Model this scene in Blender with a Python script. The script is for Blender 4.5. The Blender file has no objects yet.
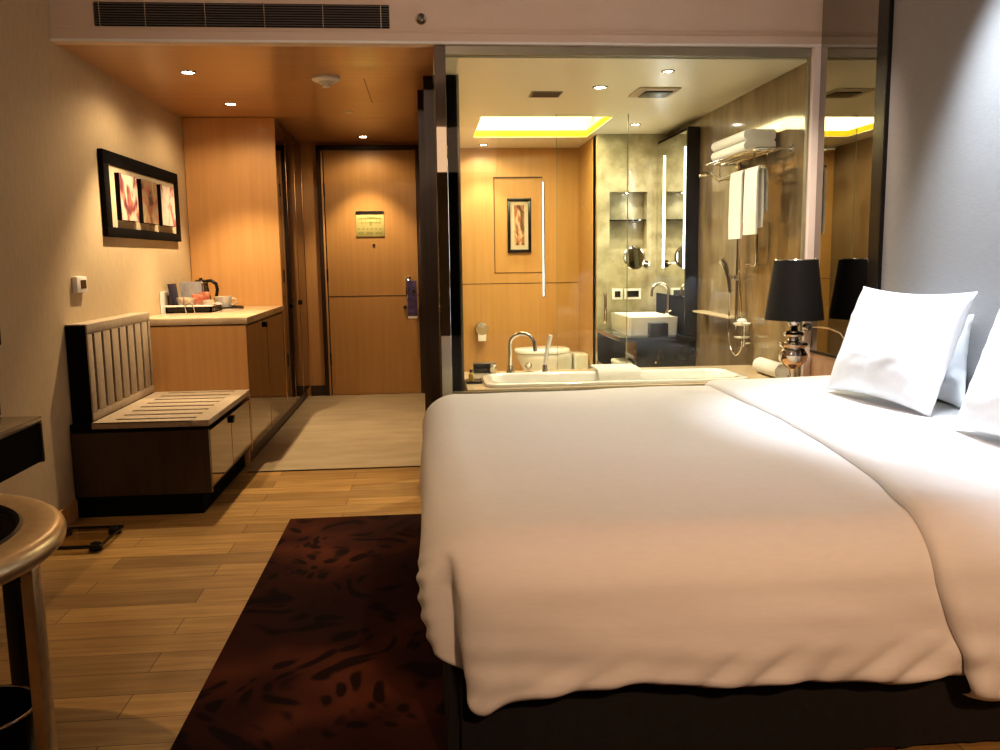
import bpy, bmesh, math, random
from mathutils import Vector, Matrix, noise
random.seed(7)
PI = math.pi
COL = bpy.context.scene.collection

# ------------------------------------------------------------------ materials
def _nt(name):
    m = bpy.data.materials.new(name); m.use_nodes = True
    nt = m.node_tree
    return m, nt, nt.nodes, nt.links, nt.nodes['Principled BSDF']

def mat(name, col, rough=.5, metal=0., var=.0, scale=8., bump=0., bscale=40., stretch=(1, 1, 1),
        col2=None, coat=0., emit=None, estr=0., spec=.5, sheen=0., ramp=(.35, .65), detail=6., trans=0.):
    m, nt, N, L, b = _nt(name)
    b.inputs['Base Color'].default_value = (*col, 1)
    b.inputs['Roughness'].default_value = rough
    b.inputs['Metallic'].default_value = metal
    b.inputs['Coat Weight'].default_value = coat
    b.inputs['Coat Roughness'].default_value = .05
    b.inputs['Specular IOR Level'].default_value = spec
    b.inputs['Sheen Weight'].default_value = sheen
    if emit:
        b.inputs['Emission Color'].default_value = (*emit, 1)
        b.inputs['Emission Strength'].default_value = estr
    tc = N.new('ShaderNodeTexCoord'); mp = N.new('ShaderNodeMapping')
    mp.inputs['Scale'].default_value = stretch
    L.new(tc.outputs['Object'], mp.inputs['Vector'])
    if col2 or var:
        c2 = col2 or tuple(max(0, c * (1 - var)) for c in col)
        n = N.new('ShaderNodeTexNoise'); n.inputs['Scale'].default_value = scale
        n.inputs['Detail'].default_value = detail; n.inputs['Roughness'].default_value = .6
        L.new(mp.outputs[0], n.inputs['Vector'])
        r = N.new('ShaderNodeValToRGB')
        r.color_ramp.elements[0].position = ramp[0]; r.color_ramp.elements[1].position = ramp[1]
        r.color_ramp.elements[0].color = (*c2, 1); r.color_ramp.elements[1].color = (*col, 1)
        L.new(n.outputs['Fac'], r.inputs[0]); L.new(r.outputs[0], b.inputs['Base Color'])
    if bump:
        n2 = N.new('ShaderNodeTexNoise'); n2.inputs['Scale'].default_value = bscale
        n2.inputs['Detail'].default_value = 4
        L.new(mp.outputs[0], n2.inputs['Vector'])
        bp = N.new('ShaderNodeBump'); bp.inputs['Strength'].default_value = bump
        bp.inputs['Distance'].default_value = .01
        L.new(n2.outputs['Fac'], bp.inputs['Height']); L.new(bp.outputs[0], b.inputs['Normal'])
    return m

def glass(name, tint=(.93, .97, .94), ior=1.5, boost=0.):
    m = bpy.data.materials.new(name); m.use_nodes = True
    nt = m.node_tree; N = nt.nodes; L = nt.links; N.clear()
    out = N.new('ShaderNodeOutputMaterial'); t = N.new('ShaderNodeBsdfTransparent')
    g = N.new('ShaderNodeBsdfGlossy'); f = N.new('ShaderNodeFresnel'); mx = N.new('ShaderNodeMixShader')
    t.inputs[0].default_value = (*tint, 1); g.inputs['Roughness'].default_value = 0.
    f.inputs[0].default_value = ior
    a = N.new('ShaderNodeMath'); a.operation = 'ADD'; a.inputs[1].default_value = boost; a.use_clamp = True
    ge = N.new('ShaderNodeNewGeometry'); inv = N.new('ShaderNodeMath'); inv.operation = 'SUBTRACT'; inv.inputs[0].default_value = 1.
    ml = N.new('ShaderNodeMath'); ml.operation = 'MULTIPLY'
    L.new(ge.outputs['Backfacing'], inv.inputs[1]); L.new(f.outputs[0], a.inputs[0])
    L.new(a.outputs[0], ml.inputs[0]); L.new(inv.outputs[0], ml.inputs[1]); L.new(ml.outputs[0], mx.inputs[0])
    L.new(t.outputs[0], mx.inputs[1]); L.new(g.outputs[0], mx.inputs[2]); L.new(mx.outputs[0], out.inputs[0])
    return m

def emis(name, col, s):
    return mat(name, col, .5, emit=col, estr=s)

def wood(name, c1, c2, rough=.35, coat=.2, along='Z', sc=1.):
    st = {'Z': (14, 14, .5), 'X': (.5, 14, 14), 'Y': (14, .5, 14)}[along]
    return mat(name, c1, rough, col2=c2, scale=2.2 * sc, stretch=st, coat=coat, bump=.03, bscale=6, ramp=(.3, .72))

M = {}
M['wall'] = mat('beige_wallpaper', (.62, .50, .33), .75, var=.10, scale=60, stretch=(1, 1, .25), bump=.08, bscale=120)
M['wallgrey'] = mat('grey_fabric_wall', (.35, .34, .335), .8, var=.10, scale=160, stretch=(1, .15, 3), bump=.15, bscale=200)
M['plaster'] = mat('ceiling_paint', (.72, .60, .52), .7, var=.03, scale=5)
M['beam'] = mat('beam_paint', (.72, .58, .47), .55, var=.04, scale=4)
M['white'] = mat('white_paint', (.85, .84, .80), .5, var=.03, scale=6)
M['bathceil'] = mat('bath_ceiling_paint', (.82, .78, .66), .35, var=.03, scale=5)
M['veneer'] = wood('ceiling_veneer', (.56, .33, .16), (.49, .275, .125), .30, .3, 'X', .6)
M['oak'] = wood('light_oak_panel', (.68, .40, .17), (.60, .345, .14), .42, .1, 'Z')
M['doorwood'] = wood('door_oak', (.58, .335, .125), (.51, .285, .10), .40, .12, 'Z')
M['darkwood'] = wood('dark_walnut', (.075, .046, .026), (.045, .028, .016), .4, .2, 'Z')
M['bronze'] = mat('bronze_mirror', (.25, .20, .145), .035, 1., var=.05, scale=2)
M['tint'] = mat('tinted_mirror', (.38, .36, .33), .012, 1., var=.02, scale=2)
M['mirror'] = mat('silver_mirror', (.82, .84, .80), .005, 1.)
M['chrome'] = mat('polished_chrome', (.80, .78, .74), .09, 1.)
M['louvregrey'] = mat('louvre_grey', (.16, .14, .13), .5)
M['brass'] = mat('polished_bronze_metal', (.80, .55, .30), .14, 1., var=.12, scale=6)
M['black'] = mat('black_lacquer', (.012, .011, .012), .25, var=.2, scale=10)
M['blackmatte'] = mat('black_matte', (.010, .009, .009), .9, var=.2, scale=30, spec=.08)
M['darkmetal'] = mat('dark_metal', (.05, .045, .04), .35, .8)
M['marble'] = mat('brown_marble', (.30, .225, .135), .12, col2=(.165, .12, .07), scale=4.5, stretch=(1, 1.3, .38), detail=12, coat=.4, ramp=(.36, .66))
M['greenmarble'] = mat('olive_marble', (.50, .45, .31), .18, col2=(.33, .29, .19), scale=6, detail=12, coat=.2, ramp=(.40, .60))
M['darkmarble'] = mat('dark_marble', (.27, .24, .17), .2, col2=(.16, .14, .10), scale=3, detail=10, coat=.4)
M['partmarble'] = mat('partition_marble', (.25, .18, .105), .15, col2=(.15, .105, .06), scale=4, stretch=(1, 1.3, .4), detail=12, coat=.3)
M['channel'] = mat('head_channel', (.36, .34, .26), .4, .3, var=.1)
M['post'] = mat('pale_post', (.90, .80, .74), .45, var=.03)
M['glassedge'] = mat('green_glass_edge', (.30, .34, .22), .15, coat=.5)
M['rim'] = mat('brushed_bronze', (.80, .62, .38), .32, .6, var=.15, scale=30, stretch=(1, 1, 1))
M['travertine'] = mat('cream_stone', (.72, .62, .46), .25, col2=(.60, .49, .34), scale=4, detail=8, stretch=(1, 1, 1), coat=.2)
M['decks'] = mat('deck_stone', (.66, .54, .38), .25, col2=(.56, .44, .30), scale=3, detail=8, coat=.2)
M['counterstone'] = mat('counter_marble', (.74, .62, .45), .2, col2=(.58, .45, .30), scale=7, detail=8, coat=.3)
M['bench'] = mat('bench_woven', (.56, .47, .36), .75, var=.22, scale=90, stretch=(1, 1, .3), bump=.2, bscale=150)
M['hallfloor'] = mat('hall_stone', (.50, .42, .30), .42, col2=(.36, .295, .20), scale=3.2, stretch=(.8, 2.4, 1), detail=10, ramp=(.3, .7), bump=.03)
M['ceramic'] = mat('white_ceramic', (.90, .89, .84), .12, coat=.5)
M['towel'] = mat('white_towel', (.90, .88, .82), .95, var=.05, scale=80, bump=.7, bscale=220, sheen=.3)
M['linen'] = mat('white_linen', (.80, .79, .78), .85, var=.03, scale=40, bump=.10, bscale=9, stretch=(.6, 1, 3.2), sheen=.1)
M['linen2'] = mat('white_pillow_linen', (.90, .91, .93), .85, var=.03, scale=40, bump=.03, bscale=150, sheen=.1)
M['skirt'] = mat('black_bed_skirt', (.011, .009, .008), .8, var=.3, scale=40, bump=.2, bscale=90, sheen=.05)
M['shade'] = mat('black_lampshade', (.007, .0065, .008), .75, var=.2, scale=60, stretch=(1, 1, .2))
M['gun'] = mat('gunmetal_chrome', (.62, .58, .55), .08, 1.)
M['dark_counter'] = mat('black_stone', (.022, .028, .036), .10, var=.3, scale=8, coat=.5)
M['matt'] = mat('cream_mount', (.58, .50, .36), .8, var=.05, scale=30)
M['glass'] = glass('clear_glass', (.955, .97, .945), 1.5, .0)
M['glass2'] = glass('shower_glass', (.96, .975, .95), 1.5, .0)
M['scaleglass'] = glass('tinted_scale_glass', (.80, .76, .66), 1.3)
M['darkglass'] = mat('black_glass', (.008, .008, .009), .04, coat=1.)
M['light'] = emis('downlight_glow', (1., .88, .70), 60)
M['lightbath'] = emis('bath_downlight_glow', (1., .95, .82), 60)
M['led'] = emis('led_strip', (.95, .98, 1.), 4)
M['ledreflect'] = emis('led_reflection_glow', (.78, .85, 1.), 1.0)  # emission imitates a reflected LED line in the bathroom
M['cove'] = emis('cove_glow', (1., .90, .55), 6)
M['coveyellow'] = emis('cove_yellow_glow', (1., .78, .06), 1.5)
M['paper'] = mat('white_paper', (.88, .87, .85), .7, var=.03)
M['navy'] = mat('navy_card', (.03, .03, .07), .4, var=.2)
M['bluecard'] = mat('lilac_card', (.62, .64, .76), .5, col2=(.92, .92, .94), scale=12)
M['red'] = mat('red_sachet', (.50, .05, .02), .5, col2=(.62, .45, .32), scale=30)
M['tan'] = mat('tan_sachet', (.62, .50, .38), .5, col2=(.85, .78, .66), scale=30)
M['purple'] = mat('purple_card', (.035, .025, .08), .35, col2=(.16, .12, .30), scale=10, stretch=(1, 1, 2))
M['yellowsign'] = mat('sign_yellow', (.62, .56, .24), .5, var=.08, scale=20)
M['green'] = mat('sign_green', (.32, .36, .12), .6)
M['honey'] = mat('amber_liquid', (.70, .50, .08), .15, coat=.6)
M['socketpanel'] = mat('warm_panel', (.62, .42, .30), .45, var=.08, scale=10)

def art(name, cols, scale, stretch=(1, 1, 1), loc=(0, 0, 0)):
    m, nt, N, L, b = _nt(name)
    tc = N.new('ShaderNodeTexCoord'); mp = N.new('ShaderNodeMapping')
    mp.inputs['Scale'].default_value = stretch; mp.inputs['Location'].default_value = loc
    n = N.new('ShaderNodeTexNoise'); n.inputs['Scale'].default_value = scale
    n.inputs['Detail'].default_value = 3; n.inputs['Distortion'].default_value = 1.2
    r = N.new('ShaderNodeValToRGB')
    e = r.color_ramp.elements
    ps = [p for p, c in cols]
    e[0].position = ps[0]; e[0].color = (*cols[0][1], 1)
    e[1].position = ps[1]; e[1].color = (*cols[1][1], 1)
    for p, c in cols[2:]:
        x = e.new(p); x.color = (*c, 1)
    L.new(tc.outputs['Object'], mp.inputs[0]); L.new(mp.outputs[0], n.inputs['Vector'])
    L.new(n.outputs['Fac'], r.inputs[0]); L.new(r.outputs[0], b.inputs['Base Color'])
    b.inputs['Roughness'].default_value = .6
    return m
AR = [(.30, (.04, .025, .06)), (.40, (.26, .07, .07)), (.46, (.45, .22, .18)), (.52, (.58, .48, .40)), (.75, (.64, .58, .50))]
M['art1'] = art('abstract_pink', AR, 9, (1, 1, .7), (3, 1, 0))
M['art2'] = art('abstract_ochre', [(.33, (.10, .07, .06)), (.41, (.40, .15, .11)), (.5, (.34, .25, .15)), (.6, (.42, .33, .21)), (.8, (.52, .45, .34))], 9, (1, 1, .8), (7, 4, 2))
M['art3'] = art('abstract_rose', [(.30, (.35, .08, .10)), (.39, (.45, .17, .15)), (.45, (.60, .50, .44)), (.6, (.64, .57, .50)), (.8, (.66, .60, .54))], 8, (1, 1, .6), (1, 9, 5))
M['art4'] = art('abstract_brown_strip', [(.32, (.03, .02, .02)), (.43, (.16, .09, .05)), (.5, (.42, .16, .06)), (.58, (.50, .38, .22)), (.75, (.62, .54, .38))], 13, (1, 1, .45), (2, 2, 1))

def floor_planks():
    m, nt, N, L, b = _nt('oak_floor_planks')
    tc = N.new('ShaderNodeTexCoord')
    br = N.new('ShaderNodeTexBrick'); br.offset = .5; br.squash = 1.
    br.inputs['Scale'].default_value = 1.
    br.inputs['Brick Width'].default_value = .92; br.inputs['Row Height'].default_value = .14
    br.inputs['Mortar Size'].default_value = .0016; br.inputs['Mortar Smooth'].default_value = .2
    br.inputs['Color1'].default_value = (.54, .345, .130, 1); br.inputs['Color2'].default_value = (.29, .178, .066, 1)
    br.inputs['Mortar'].default_value = (.07, .04, .02, 1); br.inputs['Bias'].default_value = -.1
    L.new(tc.outputs['Object'], br.inputs['Vector'])
    mp = N.new('ShaderNodeMapping'); mp.inputs['Scale'].default_value = (1.2, 14, 1)
    L.new(tc.outputs['Object'], mp.inputs[0])
    n = N.new('ShaderNodeTexNoise'); n.inputs['Scale'].default_value = 2.5; n.inputs['Detail'].default_value = 7
    L.new(mp.outputs[0], n.inputs['Vector'])
    r = N.new('ShaderNodeValToRGB')
    r.color_ramp.elements[0].color = (.62, .56, .50, 1); r.color_ramp.elements[1].color = (1.1, 1.1, 1.1, 1)
    r.color_ramp.elements[0].position = .3; r.color_ramp.elements[1].position = .68
    L.new(n.outputs['Fac'], r.inputs[0])
    mx = N.new('ShaderNodeMix'); mx.data_type = 'RGBA'; mx.blend_type = 'MULTIPLY'; mx.inputs['Factor'].default_value = .8
    L.new(br.outputs['Color'], mx.inputs['A']); L.new(r.outputs[0], mx.inputs['B'])
    L.new(mx.outputs['Result'], b.inputs['Base Color'])
    b.inputs['Roughness'].default_value = .38; b.inputs['Coat Weight'].default_value = .12
    return m
M['planks'] = floor_planks()

def rug_mat():
    m, nt, N, L, b = _nt('maroon_floral_rug')
    tc = N.new('ShaderNodeTexCoord')
    nz = N.new('ShaderNodeTexNoise'); nz.inputs['Scale'].default_value = 2.2; nz.inputs['Detail'].default_value = 1
    L.new(tc.outputs['Object'], nz.inputs['Vector'])
    va = N.new('ShaderNodeVectorMath'); va.operation = 'SCALE'; va.inputs['Scale'].default_value = .9
    L.new(nz.outputs['Color'], va.inputs[0])
    ad = N.new('ShaderNodeVectorMath'); ad.operation = 'ADD'
    L.new(tc.outputs['Object'], ad.inputs[0]); L.new(va.outputs[0], ad.inputs[1])
    mp = N.new('ShaderNodeMapping'); mp.inputs['Scale'].default_value = (1.5, .72, 1); mp.inputs['Rotation'].default_value = (0, 0, .55)
    L.new(ad.outputs[0], mp.inputs[0])
    v = N.new('ShaderNodeTexVoronoi'); v.feature = 'SMOOTH_F1'; v.inputs['Scale'].default_value = 8.
    v.inputs['Smoothness'].default_value = .25; v.inputs['Randomness'].default_value = .95
    L.new(mp.outputs[0], v.inputs['Vector'])
    r = N.new('ShaderNodeValToRGB'); e = r.color_ramp.elements
    e[0].position = .30; e[0].color = (1, 1, 1, 1); e[1].position = .44; e[1].color = (0, 0, 0, 1)
    L.new(v.outputs['Distance'], r.inputs[0])
    n2 = N.new('ShaderNodeTexNoise'); n2.inputs['Scale'].default_value = 1.7; n2.inputs['Detail'].default_value = 2
    L.new(tc.outputs['Object'], n2.inputs['Vector'])
    # bands of lighter ornament at the far and near ends of the field (real pattern of the rug)
    sp = N.new('ShaderNodeSeparateXYZ'); L.new(tc.outputs['Object'], sp.inputs[0])
    ymap = N.new('ShaderNodeMapRange'); ymap.inputs['From Min'].default_value = 3.75; ymap.inputs['From Max'].default_value = 4.1
    L.new(sp.outputs['Y'], ymap.inputs['Value'])
    gr = N.new('ShaderNodeValToRGB'); g = gr.color_ramp.elements
    g[0].position = .38; g[0].color = (.028, .011, .009, 1); g[1].position = .66; g[1].color = (.11, .035, .018, 1)
    x = g.new(.52); x.color = (.042, .013, .009, 1)
    L.new(n2.outputs['Fac'], gr.inputs[0])
    mg = N.new('ShaderNodeMix'); mg.data_type = 'RGBA'
    mg.inputs['B'].default_value = (.36, .18, .11, 1)
    L.new(ymap.outputs[0], mg.inputs['Factor']); L.new(gr.outputs[0], mg.inputs['A'])
    mx = N.new('ShaderNodeMix'); mx.data_type = 'RGBA'
    mx.inputs['B'].default_value = (.012, .006, .005, 1)
    L.new(mg.outputs['Result'], mx.inputs['A'])
    ml = N.new('ShaderNodeMath'); ml.operation = 'MULTIPLY'; ml.inputs[1].default_value = .88
    L.new(r.outputs[0], ml.inputs[0]); L.new(ml.outputs[0], mx.inputs['Factor'])
    L.new(mx.outputs['Result'], b.inputs['Base Color'])
    b.inputs['Roughness'].default_value = .95; b.inputs['Specular IOR Level'].default_value = .1
    bp = N.new('ShaderNodeBump'); bp.inputs['Strength'].default_value = .5; bp.inputs['Distance'].default_value = .006
    n3 = N.new('ShaderNodeTexNoise'); n3.inputs['Scale'].default_value = 180
    L.new(tc.outputs['Object'], n3.inputs['Vector']); L.new(n3.outputs['Fac'], bp.inputs['Height'])
    L.new(bp.outputs[0], b.inputs['Normal'])
    return m
M['rug'] = rug_mat()

# ------------------------------------------------------------------ mesh helpers
class MB:
    def __init__(s): s.v = []; s.f = []
    def add(s, vs, fs):
        o = len(s.v); s.v += [tuple(v) for v in vs]; s.f += [tuple(i + o for i in f) for f in fs]; return s
    def box(s, x0, x1, y0, y1, z0, z1, bev=0., rot=None, piv=None, seg=2):
        bm = bmesh.new(); bmesh.ops.create_cube(bm, size=1)
        for v in bm.verts:
            v.co = Vector(((x0 + x1) / 2 + v.co.x * (x1 - x0), (y0 + y1) / 2 + v.co.y * (y1 - y0), (z0 + z1) / 2 + v.co.z * (z1 - z0)))
        if bev: bmesh.ops.bevel(bm, geom=bm.edges[:], offset=bev, segments=seg, affect='EDGES', profile=.5)
        if rot is not None:
            p = Vector(piv) if piv else Vector(((x0 + x1) / 2, (y0 + y1) / 2, (z0 + z1) / 2))
            for v in bm.verts: v.co = rot @ (v.co - p) + p
        bm.verts.index_update()
        s.add([v.co[:] for v in bm.verts], [[v.index for v in f.verts] for f in bm.faces]); bm.free(); return s
    def lathe(s, prof, c=(0, 0, 0), n=32, axis='Z', cap=True, sx=1., sy=1.):
        vs = []; fs = []
        for (r, z) in prof:
            for i in range(n):
                a = 2 * PI * i / n; x, y = r * math.cos(a) * sx, r * math.sin(a) * sy
                p = (x, y, z) if axis == 'Z' else ((x, z, y) if axis == 'Y' else (z, x, y))
                vs.append((p[0] + c[0], p[1] + c[1], p[2] + c[2]))
        for k in range(len(prof) - 1):
            for i in range(n):
                j = (i + 1) % n; fs.append((k * n + i, k * n + j, (k + 1) * n + j, (k + 1) * n + i))
        if cap:
            fs.append(tuple(range(n))[::-1]); fs.append(tuple((len(prof) - 1) * n + i for i in range(n)))
        return s.add(vs, fs)
    def tube(s, pts, r, n=12, closed=False):
        P = [Vector(p) for p in pts]; m = len(P); vs = []; fs = []
        up = Vector((0, 0, 1)); prev = None
        for k, p in enumerate(P):
            a = P[(k - 1) % m] if (closed or k > 0) else p
            b = P[(k + 1) % m] if (closed or k < m - 1) else p
            t = (b - a).normalized()
            if prev is None:
                u = t.cross(up)
                if u.length < .01: u = t.cross(Vector((1, 0, 0)))
                u.normalize()
            else:
                u = prev - t * prev.dot(t); u.normalize()
            prev = u; w = t.cross(u)
            rr = r[k] if isinstance(r, (list, tuple)) else r
            for i in range(n):
                an = 2 * PI * i / n; vs.append(p + (u * math.cos(an) + w * math.sin(an)) * rr)
        for k in range(m if closed else m - 1):
            k2 = (k + 1) % m
            for i in range(n):
                j = (i + 1) % n; fs.append((k * n + i, k * n + j, k2 * n + j, k2 * n + i))
        if not closed:
            fs.append(tuple(range(n))[::-1]); fs.append(tuple((m - 1) * n + i for i in range(n)))
        return s.add(vs, fs)
    def ext(s, poly, axis, a, b):
        """prism: 2D poly extruded along an axis from a to b"""
        n = len(poly); vs = []
        for t in (a, b):
            for (p, q) in poly:
                vs.append({'X': (t, p, q), 'Y': (p, t, q), 'Z': (p, q, t)}[axis])
        fs = [tuple(range(n))[::-1], tuple(range(n, 2 * n))] + [(i, (i + 1) % n, n + (i + 1) % n, n + i) for i in range(n)]
        return s.add(vs, fs)

def arc(c, r, a0, a1, n, plane='XZ'):
    o = []
    for i in range(n + 1):
        a = math.radians(a0 + (a1 - a0) * i / n); p, q = r * math.cos(a), r * math.sin(a)
        o.append({'XZ': (c[0] + p, c[1], c[2] + q), 'YZ': (c[0], c[1] + p, c[2] + q), 'XY': (c[0] + p, c[1] + q, c[2])}[plane])
    return o

def obj(name, mb, m, parent=None, smooth=35):
    me = bpy.data.meshes.new(name)
    off = Vector((0, 0, 0)); q = parent
    while q is not None: off += q.location; q = q.parent
    me.from_pydata([tuple(Vector(v) - off) for v in mb.v], [], mb.f)
    bm = bmesh.new(); bm.from_mesh(me); bmesh.ops.recalc_face_normals(bm, faces=bm.faces[:]); bm.to_mesh(me); bm.free()
    me.materials.append(M[m] if isinstance(m, str) else m)
    if smooth:
        for p in me.polygons: p.use_smooth = True
        me.set_sharp_from_angle(angle=math.radians(smooth))
    me.update()
    o = bpy.data.objects.new(name, me); COL.objects.link(o)
    if parent is not None: o.parent = parent
    return o

def tag(o, label, cat, group=None):
    o['label'] = label; o['category'] = cat
    if group: o['group'] = group
    return o

def thing(name, label, cat, loc, group=None):
    o = bpy.data.objects.new(name, None); COL.objects.link(o); o.location = loc
    o.empty_display_size = .05
    return tag(o, label, cat, group)

def single(name, mb, m, label, cat, base, group=None, smooth=35):
    """one-mesh thing with its origin at base"""
    mb.v = [tuple(Vector(v) - Vector(base)) for v in mb.v]
    o = obj(name, mb, m, None, smooth); o.location = base
    return tag(o, label, cat, group)

def struct(name, mb, m, parent=None, smooth=0):
    o = obj(name, mb, m, parent, smooth)
    if parent is None: o['kind'] = 'structure'
    return o

def dup(root, loc, label=None, group=None):
    r = root.copy(); COL.objects.link(r); r.location = loc
    if label: r['label'] = label
    if group: r['group'] = group
    for ch in list(root.children):
        c = ch.copy(); COL.objects.link(c); c.parent = r
        for g in list(ch.children):
            d = g.copy(); COL.objects.link(d); d.parent = c
    return r

# ------------------------------------------------------------------ layout constants (metres)
WL, WR = -1.83, 2.15       # left / right walls
GY = 4.60                  # glass partition and ceiling drop
HC, BC, RC = 2.40, 2.35, 2.85   # hall, bath, bedroom ceilings
BACK = -2.6
FARY = 8.35

# ------------------------------------------------------------------ SHELL
struct('floor', MB().box(WL, WR, BACK, 5.29, -.05, 0), 'planks')
struct('floor_hall', MB().box(WL, .07, 5.29, 8.40, -.05, 0.0), 'hallfloor')
struct('floor_bath', MB().box(.07, WR, 5.29, 8.40, -.05, 0.0), 'travertine')
struct('trim_1', MB().box(-1.14, .07, 5.275, 5.295, 0, .004), 'darkmetal')
struct('wall_left', MB().box(WL - .1, WL, BACK, 8.45, -.05, RC + .1), 'wall')
struct('wall_right', MB().box(WR, WR + .1, BACK, 4.66, -.05, RC + .1), 'wall')
struct('wall_back', MB().box(WL - .1, WR + .1, BACK - .1, BACK, -.05, RC + .1), 'wall')
struct('ceiling', MB().box(WL - .1, WR + .1, BACK - .1, GY + .0, RC, RC + .1), 'plaster')
struct('baseboard_left', MB().box(WL, WL + .014, BACK, 4.42, 0, .10, .003), 'oak')
# hall ceiling : glossy veneer with joints and a hatch outline
hc = MB().box(WL - .1, .07, GY + .06, 6.905, HC, HC + .06)
hc.box(WL - .1, .07, 6.915, 8.45, HC, HC + .06)
hc.box(WL - .1, .07, 6.905, 6.915, HC + .008, HC + .06)
struct('ceiling_hall', hc, 'veneer')
struct('trim_2', MB().box(-.352, -.346, 5.45, 6.25, HC - .0015, HC), 'darkwood')
# beam (ceiling drop) with mouldings
bm_ = MB().box(WL, WR, GY, GY + .06, HC, RC)
bm_.box(WL, WR, GY + .06, GY + .12, HC + .06, RC)
struct('wall_beam', bm_, 'beam')
mo = MB().box(WL, WR, GY - .018, GY, HC, HC + .055, .004)
mo.box(WL, WR, GY - .007, GY, HC + .055, HC + .075, .002)
struct('trim_3', mo, 'beam')
struct('trim_4', MB().box(WL, WR, GY - .022, GY - .018, HC, HC + .012), 'white')
# entry wall with doorway
ew = MB().box(WL, -1.0, 8.30, 8.40, 0, HC).box(-.04, .07, 8.30, 8.40, 0, HC).box(-1.0, -.04, 8.30, 8.40, 2.345, HC)
struct('wall_entry', ew, 'oak')
struct('baseboard_hall', MB().box(-1.14, -1.0, 8.288, 8.30, 0, .1), 'darkwood')
# partition between hall and bath
struct('wall_partition', MB().box(.07, .20, 5.08, 8.45, 0, HC + .06), 'partmarble')
struct('trim_5', MB().box(.012, .07, 5.36, 5.46, 0, HC), 'darkwood')
struct('trim_6', MB().box(-.028, .07, 5.80, 5.88, 0, HC - .0), 'darkwood')
# bath walls
bf = MB()
bf.box(.20, .675, 8.35, 8.45, 0, HC); bf.box(1.145, 1.56, 8.35, 8.45, 0, HC)
bf.box(.675, 1.145, 8.35, 8.45, 2.075, HC); bf.box(.675, 1.145, 8.35, 8.45, 0, 1.16)
bf.box(.675, 1.145, 8.362, 8.45, 1.16, 2.075)
struct('wall_bath_far', bf, 'doorwood')
struct('trim_7', MB().box(.20, 1.56, 8.3485, 8.35, 1.052, 1.058), 'darkwood')
struct('trim_13', MB().box(.669, .675, 8.347, 8.351, 1.16, 2.075).box(.669, 1.145, 8.347, 8.351, 2.07, 2.078).box(.669, 1.145, 8.347, 8.351, 1.156, 1.162), 'darkwood')
struct('wall_bath_side', MB().box(1.50, 1.56, 7.50, 8.35, 0, HC), 'doorwood')
NX0, NX1, NZ0, NZ1 = 1.61, 1.945, 1.37, 1.86
nw = MB()
nw.box(1.50, NX0, 7.44, 7.62, 0, HC); nw.box(NX1, 2.12, 7.44, 7.62, 0, HC)
nw.box(NX0, NX1, 7.44, 7.62, 0, NZ0); nw.box(NX0, NX1, 7.44, 7.62, NZ1, HC)
nw.box(NX0, NX1, 7.58, 7.62, NZ0, NZ1)
struct('wall_niche', nw, 'greenmarble')
struct('wall_bath_right', MB().box(2.12, 2.22, 4.66, 7.62, 0, HC), 'marble')
# bath ceiling with cove opening
CX0, CX1, CY0, CY1 = .44, 1.44, 6.55, 7.62
bc = MB().box(.07, 2.2, GY + .06, CY0, BC, BC + .05).box(.07, 2.2, CY1, 8.45, BC, BC + .05)
bc.box(.07, CX0, CY0, CY1, BC, BC + .05).box(CX1, 2.2, CY0, CY1, BC, BC + .05)
struct('ceiling_bath', bc, 'bathceil')
cv = MB().box(CX0 - .08, CX1 + .08, CY0 - .08, CY1 + .08, BC + .20, BC + .22)
cv.box(CX0 - .1, CX0 - .08, CY0 - .1, CY1 + .1, BC + .05, BC + .22).box(CX1 + .08, CX1 + .1, CY0 - .1, CY1 + .1, BC + .05, BC + .22)
cv.box(CX0 - .1, CX1 + .1, CY0 - .1, CY0 - .08, BC + .05, BC + .22).box(CX0 - .1, CX1 + .1, CY1 + .08, CY1 + .1, BC + .05, BC + .22)
struct('ceiling_cove', cv, 'bathceil')
cs = thing('cove_light', 'glowing yellow rectangular cove light recessed in the bathroom ceiling', 'light', (.94, 7.08, BC + .05))
obj('diffuser', MB().box(CX0 - .05, CX1 + .05, CY0 - .05, CY1 + .05, BC + .17, BC + .185), 'cove', cs, 0)
yl = MB().box(CX0, CX1, CY1, CY1 + .008, BC + .003, BC + .06).box(CX1, CX1 + .008, CY0, CY1, BC + .003, BC + .06)
yl.box(CX0 - .008, CX0, CY0, CY1, BC + .003, BC + .06)
obj('lip', yl, 'coveyellow', cs, 0)
# glass head channel and pillars
struct('trim_8', MB().box(.125, 2.10, GY + .01, GY + .05, BC + .005, HC - .001), 'channel')
pl = struct('column_mirrored', MB().box(.07, .128, GY, GY + .07, 0, HC, .003), 'tint')
struct('column_marble', MB().box(.128, .215, 5.08, 5.16, 0, BC), 'darkmarble')
struct('trim_9', MB().box(2.10, WR, GY - .02, GY + .04, 0, HC, .004), 'post')
# low wall carrying the glass
struct('wall_tub', MB().box(.128, 2.10, GY + .005, GY + .05, 0, .575), 'darkmarble')
w1 = struct('window_1', MB().box(.128, 2.10, GY + .02, GY + .03, .575, BC + .005), 'glass')
obj('window_frame', MB().box(2.088, 2.10, GY + .012, GY + .04, .575, BC + .005, .002), 'channel', w1)
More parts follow.
